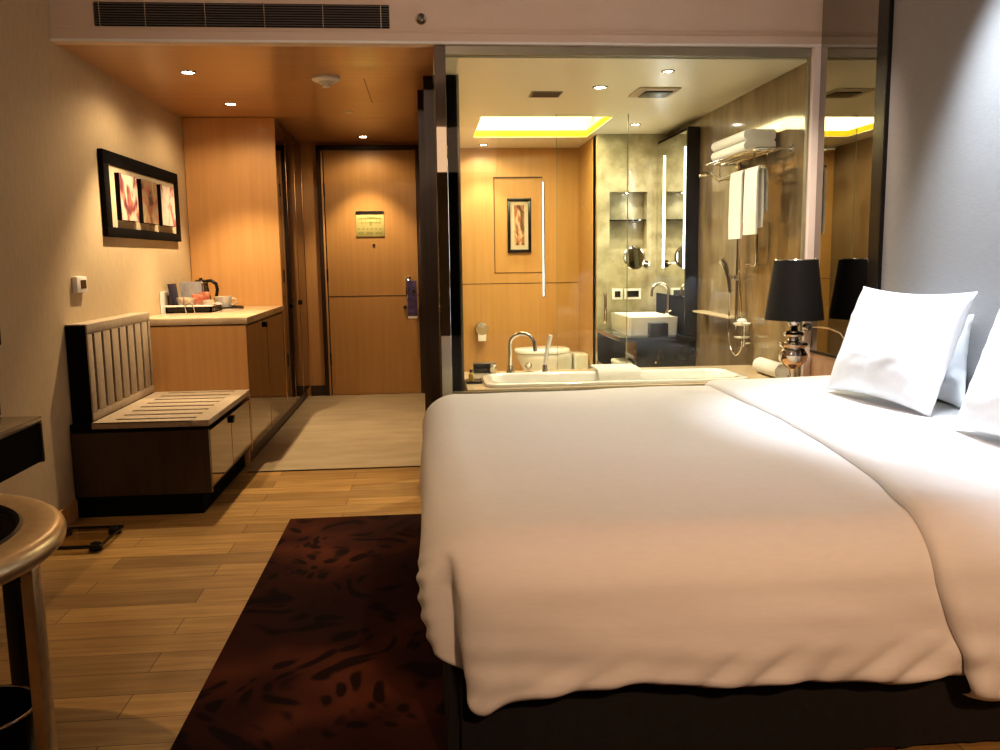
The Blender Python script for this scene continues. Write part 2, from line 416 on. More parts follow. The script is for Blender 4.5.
# headboard wall: grey upholstered panel, black post, tinted mirror, warm panel
struct('trim_10', MB().box(2.10, WR, 3.83, 3.93, 0, RC, .004), 'black')
struct('wall_headboard', MB().box(2.12, WR, 1.0, 3.83, 0, RC), 'wallgrey')
mi = thing('wall_mirror', 'tall tinted mirror strip on the wall beside the bed lamp', 'mirror', (2.14, 4.25, .76))
obj('mirror_glass', MB().box(2.138, WR, 3.93, GY - .022, .77, RC), 'tint', mi, 0)
obj('edge_trim', MB().box(2.134, WR, 3.93, GY - .022, .755, .77), 'darkmetal', mi, 0)
struct('trim_11', MB().box(2.14, WR, 3.93, GY - .022, 0, .755), 'socketpanel')
# ------------------------------------------------------------------ entry door
d = struct('door_1', MB().box(-.935, -.075, 8.285, 8.325, .004, 2.325, .003), 'doorwood')
fr = MB().box(-1.0, -.94, 8.27, 8.30, 0, 2.36, .004).box(-.07, -.02, 8.27, 8.30, 0, 2.36, .004).box(-1.0, -.02, 8.27, 8.30, 2.328, 2.372, .004)
obj('door_frame', fr, 'darkwood', d)
obj('stile', MB().box(-.96, -.943, 8.262, 8.27, 0, 2.32, .002), 'oak', d)
obj('groove', MB().box(-.935, -.075, 8.283, 8.2855, .956, .962), 'darkwood', d)
lk = obj('lock_plate', MB().box(-.20, -.145, 8.265, 8.285, .93, 1.14, .006), 'chrome', d)
obj('lever_handle', MB().tube([(-.172, 8.265, 1.02), (-.172, 8.235, 1.02), (-.11, 8.228, 1.02), (-.09, 8.228, 1.015)], .009), 'chrome', lk)
obj('keyhole_knob', MB().lathe([(.0, -.02), (.016, -.018), (.018, 0), (.018, .006)], (-.21, 8.28, .845), 16, 'Y'), 'darkmetal', d)
obj('peephole', MB().lathe([(.012, -.006), (.014, 0)], (-.49, 8.285, 1.44), 16, 'Y'), 'darkmetal', d)
obj('hinge', MB().box(-.945, -.930, 8.262, 8.285, .30, .42).box(-.945, -.930, 8.262, 8.285, 1.1, 1.22).box(-.945, -.93, 8.262, 8.285, 1.9, 2.02), 'darkmetal', d)
hg = MB().box(-.182, -.093, 8.214, 8.218, .74, 1.10, .001)
h = thing('door_hanger', 'dark purple card hanging from the entry door lever handle', 'sign', (-.14, 8.216, .74))
obj('card', hg, 'purple', h, 0)
obj('white_edge', MB().box(-.182, -.093, 8.212, 8.2138, .74, .762), 'paper', h, 0)
obj('emblem', MB().lathe([(0, 0), (.016, 0), (.016, -.002), (0, -.002)], (-.118, 8.2138, 1.0), 14, 'Y', False), 'chrome', h)
sg = thing('evacuation_sign', 'small yellow emergency floor plan notice on the entry door', 'sign', (-.515, 8.283, 1.52))
obj('board', MB().box(-.652, -.385, 8.276, 8.285, 1.52, 1.735, .006), 'yellowsign', sg)
obj('header_strip', MB().box(-.652, -.385, 8.272, 8.285, 1.735, 1.76), 'black', sg, 0)
pm = MB()
for x0, x1, z0, z1 in [(-.63, -.41, 1.690, 1.694), (-.63, -.41, 1.652, 1.655), (-.60, -.60 + .004, 1.64, 1.70), (-.56, -.556, 1.655, 1.70), (-.46, -.456, 1.655, 1.70), (-.43, -.426, 1.64, 1.70), (-.52, -.505, 1.625, 1.665), (-.545, -.47, 1.700, 1.706)]:
    pm.box(x0, x1, 8.274, 8.2762, z0, z1)
obj('floor_plan', pm, 'green', sg, 0)
tx = MB()
for i in range(6): tx.box(-.63 + i * .04, -.618 + i * .04, 8.274, 8.2762, 1.587, 1.602)
for x0, x1 in [(-.635, -.58), (-.555, -.495), (-.47, -.405)]:
    for k in range(2): tx.box(x0, x1, 8.274, 8.2762, 1.545 + k * .014, 1.552 + k * .014)
obj('printed_lines', tx, 'green', sg, 0)

# ------------------------------------------------------------------ wardrobe + minibar cabinet + bench
CF = -1.14
def mirror_door(root, y0, y1, z0, z1, name='door', knob=None):
    dd = obj(name, MB().box(CF - .018, CF, y0 + .004, y1 - .004, z0, z1, .0015), 'bronze', root, 0)
    obj('edge_trim', MB().box(CF - .018, CF + .002, y1 - .008, y1 - .001, z0, z1), 'brass', dd, 0)
    if knob:
        ky, kz = knob
        obj('pull', MB().box(CF, CF + .018, ky - .022, ky + .022, kz - .02, kz + .02, .004), 'black', dd)
    return dd
wb = thing('wardrobe', 'tall oak wardrobe with bronze mirrored doors beside the entry door', 'wardrobe', (-1.48, 7.4, 0))
obj('side_panel', MB().box(WL + .004, CF - .02, 6.875, 6.90, .10, HC - .004), 'oak', wb)
obj('front_edge', MB().box(CF - .02, CF + .001, 6.875, 6.90, .10, HC - .004), 'oak', wb)
obj('carcass', MB().box(WL + .004, CF - .022, 6.90, 8.28, .10, HC - .012), 'darkwood', wb)
obj('plinth', MB().box(WL + .004, CF - .035, 6.875, 8.28, 0, .10), 'darkwood', wb)
for k, (y0, y1) in enumerate([(6.90, 7.36), (7.36, 7.82), (7.82, 8.27)]):
    mirror_door(wb, y0, y1, .105, HC - .015, knob=((7.34, .93) if k == 0 else (7.84, .93) if k == 2 else None))
cb = thing('minibar_cabinet', 'light oak minibar cabinet with marble top between bench and wardrobe', 'cabinet', (-1.48, 6.17, 0))
obj('side_panel', MB().box(WL + .004, CF - .02, 5.46, 5.485, 0.0, .905), 'oak', cb)
obj('front_edge', MB().box(CF - .02, CF, 5.46, 5.485, 0.10, .905), 'oak', cb)
obj('carcass', MB().box(WL + .004, CF - .022, 5.485, 6.873, .10, .905), 'darkwood', cb)
obj('plinth', MB().box(WL + .004, CF - .035, 5.485, 6.873, 0, .10), 'darkwood', cb)
mirror_door(cb, 5.485, 6.18, .105, .895, knob=(6.10, .865))
mirror_door(cb, 6.18, 6.873, .105, .895)
obj('worktop', MB().box(WL + .004, CF + .012, 5.458, 6.873, .912, .955, .004), 'counterstone', cb)
be = thing('luggage_bench', 'slatted luggage bench with tall back and mirrored doors against the left wall', 'bench', (-1.48, 4.93, 0))
BY0, BY1 = 4.42, 5.455
obj('side_panel', MB().box(WL + .004, CF - .022, BY0, BY0 + .03, .11, .445).box(CF - .022, CF, BY0, BY0 + .03, .11, .445), 'darkwood', be)
obj('carcass', MB().box(WL + .004, CF - .022, BY0 + .03, BY1, .11, .40), 'darkwood', be)
obj('plinth', MB().box(WL + .004, CF - .05, BY0 + .01, BY1, 0, .11), 'blackmatte', be)
for k, (y0, y1) in enumerate([(BY0 + .03, 4.94), (4.94, BY1)]):
    mirror_door(be, y0, y1, .14, .435, knob=((4.935, .405) if k == 0 else None))
# seat slab with dark slots running across the bench depth
XS0, XS1 = WL + .20, CF - .08
ns = 8; gap = .030
def slots(y0, y1, m=.085): return [y0 + m + i * (y1 - y0 - 2 * m + .03) / (ns - 1) for i in range(ns)]
st = MB()
st.box(WL + .112, XS0, BY0, BY1, .488, .497, .002); st.box(XS1, CF + .006, BY0, BY1, .464, .497, .003)
st.box(WL + .112, XS1, BY0, BY0 + .006, .464, .497, .002)
prev = BY0
for y in slots(BY0, BY1) + [None]:
    y1 = (y - gap / 2) if y is not None else BY1
    st.box(XS0, XS1, prev, y1, .488, .497, .002)
    if y is not None: prev = y + gap / 2
obj('seat', st, 'bench', be)
obj('seat_underlay', MB().box(WL + .003, XS1, BY0 + .007, BY1 - .002, .447, .4875), 'blackmatte', be)
KY0 = 4.465
BX0, BX1 = WL + .102, WL + .110
bk = MB()
bk.box(BX0, BX1, KY0, BY1, .499, .545, .001); bk.box(BX0, BX1, KY0, BY1, .945, .997, .001)
prev = KY0
for y in slots(KY0, BY1, .075) + [None]:
    y1 = (y - gap / 2) if y is not None else BY1
    bk.box(BX0, BX1, prev, y1, .54, .95, .001)
    if y is not None: prev = y + gap / 2
obj('backrest', bk, 'bench', be)
obj('back_cap', MB().box(WL + .003, BX0, KY0 + .004, BY1, .990, .997), 'bench', be)
obj('back_panel', MB().box(WL + .003, BX0 - .001, KY0, BY1, .11, .989), 'blackmatte', be)

# ------------------------------------------------------------------ hospitality items on the counter (z .955)
CZ = .955
tr = thing('welcome_tray', 'black basket tray with a white rim holding cups and sachets', 'tray', (-1.66, 6.2, CZ))
tb = MB(); TY0, TY1, TX0, TX1 = 6.06, 6.36, -1.80, -1.49
tb.box(TX0, TX1, TY0, TY1, CZ, CZ + .008)
tb.box(TX0, TX1, TY0, TY0 + .01, CZ, CZ + .045).box(TX0, TX1, TY1 - .01, TY1, CZ, CZ + .045)
tb.box(TX0, TX0 + .01, TY0, TY1, CZ, CZ + .045).box(TX1 - .01, TX1, TY0, TY1, CZ, CZ + .045)
obj('tray_body', tb, 'black', tr, 0)
obj('rim', MB().tube([(TX0, TY0, CZ + .047), (TX1, TY0, CZ + .047), (TX1, TY1, CZ + .047), (TX0, TY1, CZ + .047)], .006, 8, True), 'paper', tr)
obj('wire_handle', MB().tube([(-1.66, TY0 - .006, CZ + .002), (-1.665, TY0 - .014, CZ + .05), (-1.64, TY0 + .02, CZ + .068), (-1.61, TY0 - .014, CZ + .05), (-1.60, TY0 - .006, CZ + .002)], .004, 8), 'chrome', tr)
tz = CZ + .009
single('booklet', MB().box(-1.79, -1.775, 6.14, 6.30, tz, tz + .19, .001, Matrix.Rotation(-.12, 3, 'Y')), 'navy', 'dark navy booklet standing in the welcome tray', 'booklet', (-1.78, 6.23, tz))
single('menu_card', MB().box(-1.77, -1.62, 6.335, 6.338, tz, tz + .20, 0, Matrix.Rotation(.06, 3, 'X')), 'bluecard', 'pale white and lilac card standing at the back of the welcome tray', 'card', (-1.68, 6.336, tz))
single('information_card', MB().box(-1.826, -1.822, 6.04, 6.20, CZ + .001, CZ + .15, 0, Matrix.Rotation(0, 3, 'Y')), 'paper', 'plain pale card leaning on the wall behind the welcome tray', 'card', (-1.824, 6.12, CZ + .001))
cupp = [(0, 0), (.028, 0), (.036, .01), (.042, .092), (.038, .092), (.033, .012), (0, .008)]
g1 = single('upturned_cup', MB().lathe(cupp, (-1.715, 6.19, tz), 20, cap=False), 'tan', 'small patterned beige cup at the left of the welcome tray', 'cup', (-1.715, 6.19, tz))
single('upturned_cup', MB().lathe(cupp, (-1.655, 6.13, tz), 20, cap=False), 'tan', 'small patterned beige cup in the middle of the welcome tray', 'cup', (-1.655, 6.13, tz))
for i, (x, y, mm, lb) in enumerate([(-1.60, 6.12, 'red', 'red and cream sachet standing at the front of the tray'), (-1.575, 6.22, 'red', 'red sachet behind the front sachet in the tray'), (-1.53, 6.14, 'tan', 'beige sachet at the right end of the welcome tray')]):
    single('drink_sachet', MB().box(x - .038, x + .038, y - .006, y + .006, tz, tz + (.115, .13, .075)[i], .003, Matrix.Rotation(.12 - .1 * i, 3, 'Y')), mm, lb, 'sachet', (x, y, tz), 'sachets in the welcome tray')
kt = thing('electric_kettle', 'stainless steel electric kettle with a black handle on the counter', 'kettle', (-1.655, 6.60, CZ))
obj('power_base', MB().lathe([(.075, 0), (.08, .006), (.078, .018), (.06, .022)], (-1.655, 6.60, CZ), 32), 'black', kt)
obj('body', MB().lathe([(.068, .023), (.074, .03), (.073, .09), (.062, .17), (.052, .195), (.048, .20)], (-1.655, 6.60, CZ), 36), 'chrome', kt)
obj('lid', MB().lathe([(.05, .20), (.047, .208), (.03, .216), (.012, .218), (.012, .228), (0, .23)], (-1.655, 6.60, CZ), 28), 'black', kt)
obj('spout', MB().ext([(-1.71, CZ + .17), (-1.705, CZ + .20), (-1.735, CZ + .195)], 'Y', 6.585, 6.615), 'chrome', kt)
obj('handle', MB().tube([(-1.615, 6.60, CZ + .205), (-1.58, 6.60, CZ + .207), (-1.545, 6.60, CZ + .185), (-1.537, 6.60, CZ + .14), (-1.545, 6.60, CZ + .09), (-1.562, 6.60, CZ + .062)], [.012, .013, .014, .013, .012, .009], 12), 'black', kt)
obj('water_gauge', MB().box(-1.665, -1.645, 6.523, 6.53, CZ + .035, CZ + .065, .002), 'black', kt)
kt.location = (-1.705, 6.665, CZ)
cable = MB().tube([(-1.775, 6.80, CZ + .003), (-1.785, 6.82, CZ + .12)] + arc((-1.745, 6.82, CZ + .14), .04, 180, 0, 10) + [(-1.70, 6.80, CZ + .10), (-1.69, 6.76, CZ + .004)], .004, 8)
kc = thing('kettle_cable', 'looped dark power cable standing behind the kettle by the wall', 'cable', (-1.745, 6.82, CZ))
obj('cord', cable, 'darkmetal', kc)
obj('plug', MB().box(-1.80, -1.765, 6.81, 6.84, CZ + .08, CZ + .135, .006), 'black', kc)
rt = thing('round_tray', 'low round black serving tray with pale rim under the white cup', 'tray', (-1.50, 6.52, CZ))
obj('tray_body', MB().lathe([(.0, 0), (.12, 0), (.135, .016), (.13, .018), (.118, .008), (0, .006)], (-1.50, 6.52, CZ), 40, cap=False), 'black', rt)
obj('pale_rim', MB().lathe([(.121, -.0), (.128, .0), (.129, .006), (.122, .004)], (-1.50, 6.52, CZ), 40, cap=False), 'paper', rt)
cp = thing('cup', 'large white cup on the round black tray beside the kettle', 'cup', (-1.51, 6.51, CZ + .0085))
c0 = (-1.51, 6.51, CZ + .0085)
obj('bowl', MB().lathe([(0, 0), (.045, 0), (.055, .008), (.064, .085), (.06, .085), (.05, .012), (0, .008)], c0, 32, cap=False), 'ceramic', cp)
obj('handle', MB().tube([(c0[0] + .06, c0[1], c0[2] + .07), (c0[0] + .088, c0[1], c0[2] + .065), (c0[0] + .092, c0[1], c0[2] + .035), (c0[0] + .058, c0[1], c0[2] + .018)], .006, 8), 'ceramic', cp)

# ------------------------------------------------------------------ left wall: picture, thermostat
pc = thing('framed_picture', 'black framed picture of three small canvases on the left wall', 'picture', (WL, 5.86, 1.45))
PY0, PY1, PZ0, PZ1 = 5.09, 6.56, 1.455, 1.945
fm = MB(); fw = .075
fm.box(WL, WL + .03, PY0, PY1, PZ1 - fw, PZ1, .003).box(WL, WL + .03, PY0, PY1, PZ0, PZ0 + .055, .003)
fm.box(WL, WL + .03, PY0, PY0 + .085, PZ0 + .055, PZ1 - fw, .003).box(WL, WL + .03, PY1 - .085, PY1, PZ0 + .055, PZ1 - fw, .003)
obj('frame', fm, 'blackmatte', pc)
obj('mount', MB().box(WL, WL + .02, PY0 + .08, PY1 - .08, PZ0 + .05, PZ1 - .07), 'matt', pc, 0)
for i, a in enumerate(['art1', 'art2', 'art3']):
    y0 = PY0 + .19 + i * .395
    cv_ = obj('canvas', MB().box(WL + .008, WL + .046, y0, y0 + .31, PZ0 + .10, PZ1 - .115, .001), 'blackmatte', pc, 0)
    obj('painting', MB().box(WL + .046, WL + .048, y0 + .002, y0 + .308, PZ0 + .102, PZ1 - .117), a, cv_, 0)
th = thing('thermostat', 'small white square thermostat with dark screen on the left wall', 'thermostat', (WL, 4.66, 1.15))
obj('housing', MB().box(WL, WL + .028, 4.60, 4.735, 1.15, 1.235, .006), 'paper', th)
obj('screen', MB().box(WL + .028, WL + .030, 4.645, 4.715, 1.172, 1.217), 'darkglass', th, 0)

# ------------------------------------------------------------------ TV wall panel, tv, console (left edge)
struct('trim_12', MB().box(WL, WL + .02, 1.6, 3.72, .67, 2.3, .002), 'darkwood')
tv = thing('television', 'flat black television on the left wall above the floating shelf', 'television', (WL + .02, 2.9, .98))
obj('screen', MB().box(-1.765, -1.762, 1.93, 3.66, 1.0, 1.9), 'darkglass', tv, 0)
obj('casing', MB().box(WL + .02, -1.765, 1.9, 3.69, .97, 1.93, .008), 'black', tv)
co = thing('wall_shelf_unit', 'floating dark console with glossy top on the left wall', 'shelf', (-1.7, 2.9, .515))
obj('body', MB().box(WL, -1.56, 2.35, 3.48, .515, .672, .004), 'blackmatte', co)
obj('top', MB().box(WL, -1.55, 2.35, 3.50, .674, .70, .003), 'darkmarble', co)
obj('end_panel', MB().box(WL, -1.55, 3.482, 3.50, .515, .673, .002), 'darkmetal', co)

# ------------------------------------------------------------------ round table, bin, scale
TC = (-1.30, 1.90); TZ = .70
rt_ = thing('round_table', 'round table with polished bronze rim, black glass top and metal legs', 'table', (TC[0], TC[1], 0))
rp = []
for i in range(13):
    a = PI / 2 - PI * i / 12; rp.append((.425 + .028 * math.cos(a) if True else 0, TZ - .028 + .028 * math.sin(a)))
ring = [(.362, TZ - .004), (.37, TZ)] + rp + [(.37, TZ - .056), (.362, TZ - .05), (.362, TZ - .004)]
obj('rim', MB().lathe(ring, (TC[0], TC[1], 0), 96, cap=False), 'rim', rt_)
obj('inner_lip', MB().lathe([(.362, TZ - .004), (.355, TZ + .001), (.348, TZ - .006), (.348, TZ - .012)], (TC[0], TC[1], 0), 96, cap=False), 'darkmetal', rt_)
obj('glass_top', MB().lathe([(0, TZ - .012), (.35, TZ - .012), (.36, TZ - .02), (.36, TZ - .05), (0, TZ - .05)], (TC[0], TC[1], 0), 96, cap=False), 'darkglass', rt_)
for k, a in enumerate([2, 61, 182, 241]):
    ca, sa = math.cos(math.radians(a)), math.sin(math.radians(a))
    cx, cy = TC[0] + .40 * ca, TC[1] + .40 * sa
    R = Matrix.Rotation(math.radians(a), 3, 'Z')
    lg = MB().box(cx - .014, cx + .014, cy - .026, cy + .026, 0.003, TZ - .056, .003, R)
    lo = obj('leg', lg, 'rim' if k != 1 else 'darkmetal', rt_)
    obj('bracket', MB().box(cx - .035, cx - .012, cy - .03, cy + .03, TZ - .10, TZ - .056, .003, R, (cx, cy, TZ)), 'darkmetal', lo)
bn = thing('waste_bin', 'small round black waste bin with a chrome rim under the table', 'bin', (-1.05, 1.935, 0))
obj('bucket', MB().lathe([(0, .004), (.10, .004), (.105, 0), (.118, .28), (.114, .28), (.10, .01), (0, .01)], (-1.05, 1.935, 0), 40, cap=False), 'black', bn)
obj('rim', MB().tube(arc((-1.05, 1.935, .282), .117, 0, 350, 35, 'XY'), .0035, 8, True), 'chrome', bn)
sc = thing('glass_scale', 'clear glass body scale with dark corner feet on the wood floor', 'scale', (-1.66, 4.03, 0))
SX0, SX1, SY0, SY1 = -1.80, -1.51, 3.87, 4.17
obj('platform', MB().box(SX0, SX1, SY0, SY1, .022, .030, .001), 'scaleglass', sc, 0)
for x in (SX0 + .03, SX1 - .03):
    for y in (SY0 + .03, SY1 - .03):
        obj('foot', MB().lathe([(.026, 0), (.03, .004), (.028, .02), (.022, .0345)], (x, y, 0.0), 20), 'black', sc)
obj('edge_bar', MB().box(SX0, SX1, SY0 - .004, SY0 + .006, .018, .034, .002).box(SX1 - .004, SX1 + .004, SY0, SY1, .02, .032, .002).box(SX0, SX1, SY1 - .004, SY1 + .003, .02, .032, .001), 'black', sc)

# ------------------------------------------------------------------ rug
single('area_rug', MB().box(-.715, 1.2, .2, 4.235, 0.0005, .012, .004), 'rug', 'dark maroon floral rug lying beside and under the bed', 'rug', (.25, 2.2, 0))

# ------------------------------------------------------------------ BED
bed = thing('bed', 'king size bed with white duvet and black pleated skirt', 'bed', (1.1, 3.08, .012))
X0, X1, Y0, Y1 = .16, 2.10, 2.06, 4.06       # mattress footprint
obj('mattress', MB().box(X0, X1, Y0, Y1, .37, .585, .05, seg=4), 'white', bed)
obj('base', MB().box(X0 + .06, X1, Y0 + .06, Y1 - .06, .09, .37, .01), 'blackmatte', bed)
# pleated skirt: wavy outline
def outline(x0, x1, y0, y1, r, n_side, n_c):
    """counter-clockwise rounded rectangle starting at the head end, near side -> foot -> far side; returns point + outward normal"""
    P = []
    def line(a, b, nrm, n):
        for i in range(n): P.append((a[0] + (b[0] - a[0]) * i / n, a[1] + (b[1] - a[1]) * i / n, nrm[0], nrm[1]))
    def corner(cx, cy, a0, a1):
        for i in range(n_c):
            a = math.radians(a0 + (a1 - a0) * i / n_c); P.append((cx + r * math.cos(a), cy + r * math.sin(a), math.cos(a), math.sin(a)))
    line((x1, y0), (x0 + r, y0), (0, -1), n_side)
    corner(x0 + r, y0 + r, 270, 180)
    line((x0, y0 + r), (x0, y1 - r), (-1, 0), n_side)
    corner(x0 + r, y1 - r, 180, 90)
    line((x0 + r, y1), (x1, y1), (0, 1), n_side)
    P.append((x1, y1, 0, 1))
    return P
sk = MB(); O = outline(X0 - .115, X1, Y0 - .075, Y1 + .02, .04, 220, 24)
vs = []; n = len(O); zs = [.016, .12, .25, .40]
for z in zs:
    for i, (x, y, nx, ny) in enumerate(O):
        k = (.42 - z) / .42
        near = 1 if ny < -.9 else 0
        w = .016 * k * (max(0, noise.noise(Vector((i * .13, z * 1.2, 3)))) * 1.4 if near else math.sin(i * .45 + 2 * noise.noise(Vector((i * .05, 0, 0)))) + .6)
        vs.append((x + nx * w, y + ny * w, z))
sk.add(vs, [(a * n + i, a * n + i + 1, (a + 1) * n + i + 1, (a + 1) * n + i) for a in range(len(zs) - 1) for i in range(n - 1)])
obj('bed_skirt', sk, 'skirt', bed, 60)
# duvet ---------------------------------------------------------------
DX0, DY0, DY1, DX1 = -.015, 1.89, 4.20, 2.105
DTOP = .655; RR = .135
def topz(x, y):
    z = DTOP + .012 * noise.noise(Vector((x * 1.3, y * 1.1, 1.))) + .004 * noise.noise(Vector((x * 5, y * 4, 4.)))
    return z + .01 * math.exp(-((x - 2.0) / .35) ** 2)
def lev_profile(u, drop, R):
    """u in 0..1 : inner flat edge to hem. returns (inset from outer edge, height below top)"""
    q = PI / 2 * R; L = q + max(drop - R, .01); s = u * L
    if s < q:
        a = s / R; return R - R * math.sin(a), R - R * math.cos(a)
    return 0., R + (s - q)
def duvet_point(x, y, nx, ny, u, hem, off=0.):
    """x,y: outer outline point; n: outward normal"""
    ins, dz = lev_profile(u, hem, RR)
    px, py = x - nx * (ins - off), y - ny * (ins - off)
    tz = topz(px, py) + off
    z = tz - dz
    k = max(0., min(1., (dz - .05) / .25))
    # soft puffing and diagonal pulls towards the hem
    low = max(0., min(1., (dz - .27) / .14))
    t = x * 1.0 if ny != 0 else y
    w = .020 * k * noise.noise(Vector((px * 2.0, py * 2.0, z * 2.4)))
    dg = px * 1.0 - z * .9 if abs(ny) > .5 else py + z * .5
    w += .017 * low * (abs(noise.noise(Vector((dg * 7.5, z * 3.0, 2.)))) * 1.8 - .35)
    w += .006 * k * noise.noise(Vector((px * 2.2, py * 2.2, z * 17))) + .005 * k * noise.noise(Vector((px * 5 + z * 8, py * 5, z * 12 + 5)))
    # billow in the middle of the drop, tucked in at the hem
    w += .022 * math.sin(min(1., dz / max(hem, .1)) * PI)
    if u > .93: w -= .05 * ((u - .93) / .07) ** 1.5
    return (px + nx * w, py + ny * w, z)
O = outline(DX0, DX1, DY0, DY1, .15, 260, 34)
nO = len(O); NU = 44
def hem_drop(x, y, nx, ny):
    near = max(0, -ny); foot = max(0, -nx); far = max(0, ny)
    hn = .412 + .02 * max(0, x - .5) + .02 * noise.noise(Vector((x * 3.1, 0, 0))) + .018 * noise.noise(Vector((x * 9, 1, 0))) + .055 * math.exp(-((x - .08) / .09) ** 2)
    hf = .31 + .01 * noise.noise(Vector((y * 3, 0, 0))) + .02 * math.exp(-((y - DY0) / .35) ** 2)
    s = near * near + foot * foot + far * far
    return (hn * near * near + hf * foot * foot + .33 * far * far) / max(s, 1e-6)
dv = MB(); vs = []
for k in range(NU + 1):
    u = k / NU
    for (x, y, nx, ny) in O:
        p = duvet_point(x, y, nx, ny, u, hem_drop(x, y, nx, ny))
        # crease at the near foot corner: foot panel tucked behind the near panel
        if nx < -.02 and y < DY0 + .40 and u > .26:
            g = math.exp(-((y - DY0 - .045) / .022) ** 2) * min(1, (u - .26) / .2)
            pl_ = .004 * math.sin((p[2] + (y - DY0) * .5) * 120) * math.exp(-((y - DY0 - .15) / .07) ** 2) * min(1, (u - .3) / .2)
            p = (p[0] + .042 * g - pl_, p[1] + .030 * g, p[2])
        vs.append(p)
dv.add(vs, [(a * nO + i, a * nO + i + 1, (a + 1) * nO + i + 1, (a + 1) * nO + i) for a in range(NU) for i in range(nO - 1)])
# top sheet grid filling inside the inset outline: rings converging to the centre line
vs = []; NR = 30
cxm, cym = (DX0 + DX1) / 2, (DY0 + DY1) / 2
inner = [(x - nx * RR, y - ny * RR) for (x, y, nx, ny) in O]
for k in range(NR + 1):
    f = 1 - k / NR
    for (x, y) in inner:
        yy = cym + (y - cym) * f
        tx_ = max(x, DX0 + 1.1); xx = tx_ + (x - tx_) * f
        vs.append((xx, yy, topz(xx, yy)))
dv.add(vs, [(a * nO + i, a * nO + i + 1, (a + 1) * nO + i + 1, (a + 1) * nO + i) for a in range(NR) for i in range(nO - 1)])
duvet = obj('duvet', dv, 'linen', bed, 0)
for p in duvet.data.polygons: p.use_smooth = True
bm = bmesh.new(); bm.from_mesh(duvet.data); bmesh.ops.remove_doubles(bm, verts=bm.verts[:], dist=.0004); bmesh.ops.recalc_face_normals(bm, faces=bm.faces[:]); bm.to_mesh(duvet.data); bm.free()
# folded back flap, a thicker layer over the head side
def xfold(t, y):
    # t: arc position, 0 at far edge ... 1 near edge of top, >1 down the drop
    return 0
rows = []
def add_row(y_side, kind, u, yv=None): rows.append((kind, u, yv))
for k in range(36, -1, -1): add_row(None, 'far', k / 36)
for k in range(1, 60): add_row(None, 'top', 0, DY1 - RR + (DY0 + RR - (DY1 - RR)) * k / 60)
for k in range(0, 49): add_row(None, 'near', k / 48)
NC = 56; OFF = .026
TAB = [(-1, 1.39), (0, 1.385), (.85, 1.365), (1.35, 1.335), (1.75, 1.285), (1.97, 1.225), (2.10, 1.20), (2.24, 1.205), (2.35, 1.24), (2.45, 1.29), (2.55, 1.33), (2.7, 1.40)]
def edge_x(y, z, kind, u=0.):
    """x of the fold's leading edge by arc length a measured from the far edge of the bed top"""
    if kind == 'far': a = 0
    elif kind == 'top': a = DY1 - RR - y
    else: a = (DY1 - RR - DY0 - RR) + u * (PI / 2 * RR + .455 - RR)
    for k in range(len(TAB) - 1):
        if TAB[k][0] <= a <= TAB[k + 1][0]:
            P = [TAB[max(0, min(len(TAB) - 1, k + q))] for q in (-1, 0, 1, 2)]
            t = (a - P[1][0]) / (P[2][0] - P[1][0])
            m1 = (P[2][1] - P[0][1]) / max(1e-6, P[2][0] - P[0][0]) * (P[2][0] - P[1][0]); m2 = (P[3][1] - P[1][1]) / max(1e-6, P[3][0] - P[1][0]) * (P[2][0] - P[1][0])
            return (2*t**3 - 3*t*t + 1) * P[1][1] + (t**3 - 2*t*t + t) * m1 + (3*t*t - 2*t**3) * P[2][1] + (t**3 - t*t) * m2
    return TAB[-1][1]
fl = MB(); grid = []
for (kind, u, yv) in rows:
    row = []
    for c in range(NC + 1):
        def pt(x):
            if kind == 'top': return (x, yv, topz(x, yv))
            if kind == 'near': return duvet_point(x, DY0, 0, -1, u, .455 + .03 * math.exp(-((x - 1.40) / .10) ** 2) - .06 * max(0, (x - 1.5)), 0)
            return duvet_point(x, DY1, 0, 1, u, .36, 0)
        q = pt(1.5)
        xe = edge_x(q[1], q[2], kind, u)
        t = c / NC; x = xe + (DX1 - .003 - xe) * (t ** 1.4)
        p = list(pt(x))
        # rounded leading edge of the fold
        dist = x - xe; o = OFF * math.sqrt(max(0., 1 - max(0., 1 - dist / .04) ** 2)) if dist < .04 else OFF
        o = o + .002
        if kind == 'top': nrm = (0, 0, 1)
        else:
            a = min(PI / 2, u * (PI / 2 * RR + .28) / RR); sgn = -1 if kind == 'near' else 1
            nrm = (0, sgn * math.sin(a), math.cos(a))
        soft = .006 * noise.noise(Vector((x * 4, p[1] * 3, p[2] * 4 + 9)))
        o2 = o + max(-o * .5, soft) if dist > .05 else o
        row.append((p[0], p[1] + nrm[1] * o2, p[2] + nrm[2] * o2))
    grid.append(row)
vs = [p for r in grid for p in r]; W = NC + 1
fl.add(vs, [(a * W + i, a * W + i + 1, (a + 1) * W + i + 1, (a + 1) * W + i) for a in range(len(grid) - 1) for i in range(NC)])
flap = obj('folded_edge', fl, 'linen', bed, 0)
for p in flap.data.polygons: p.use_smooth = True

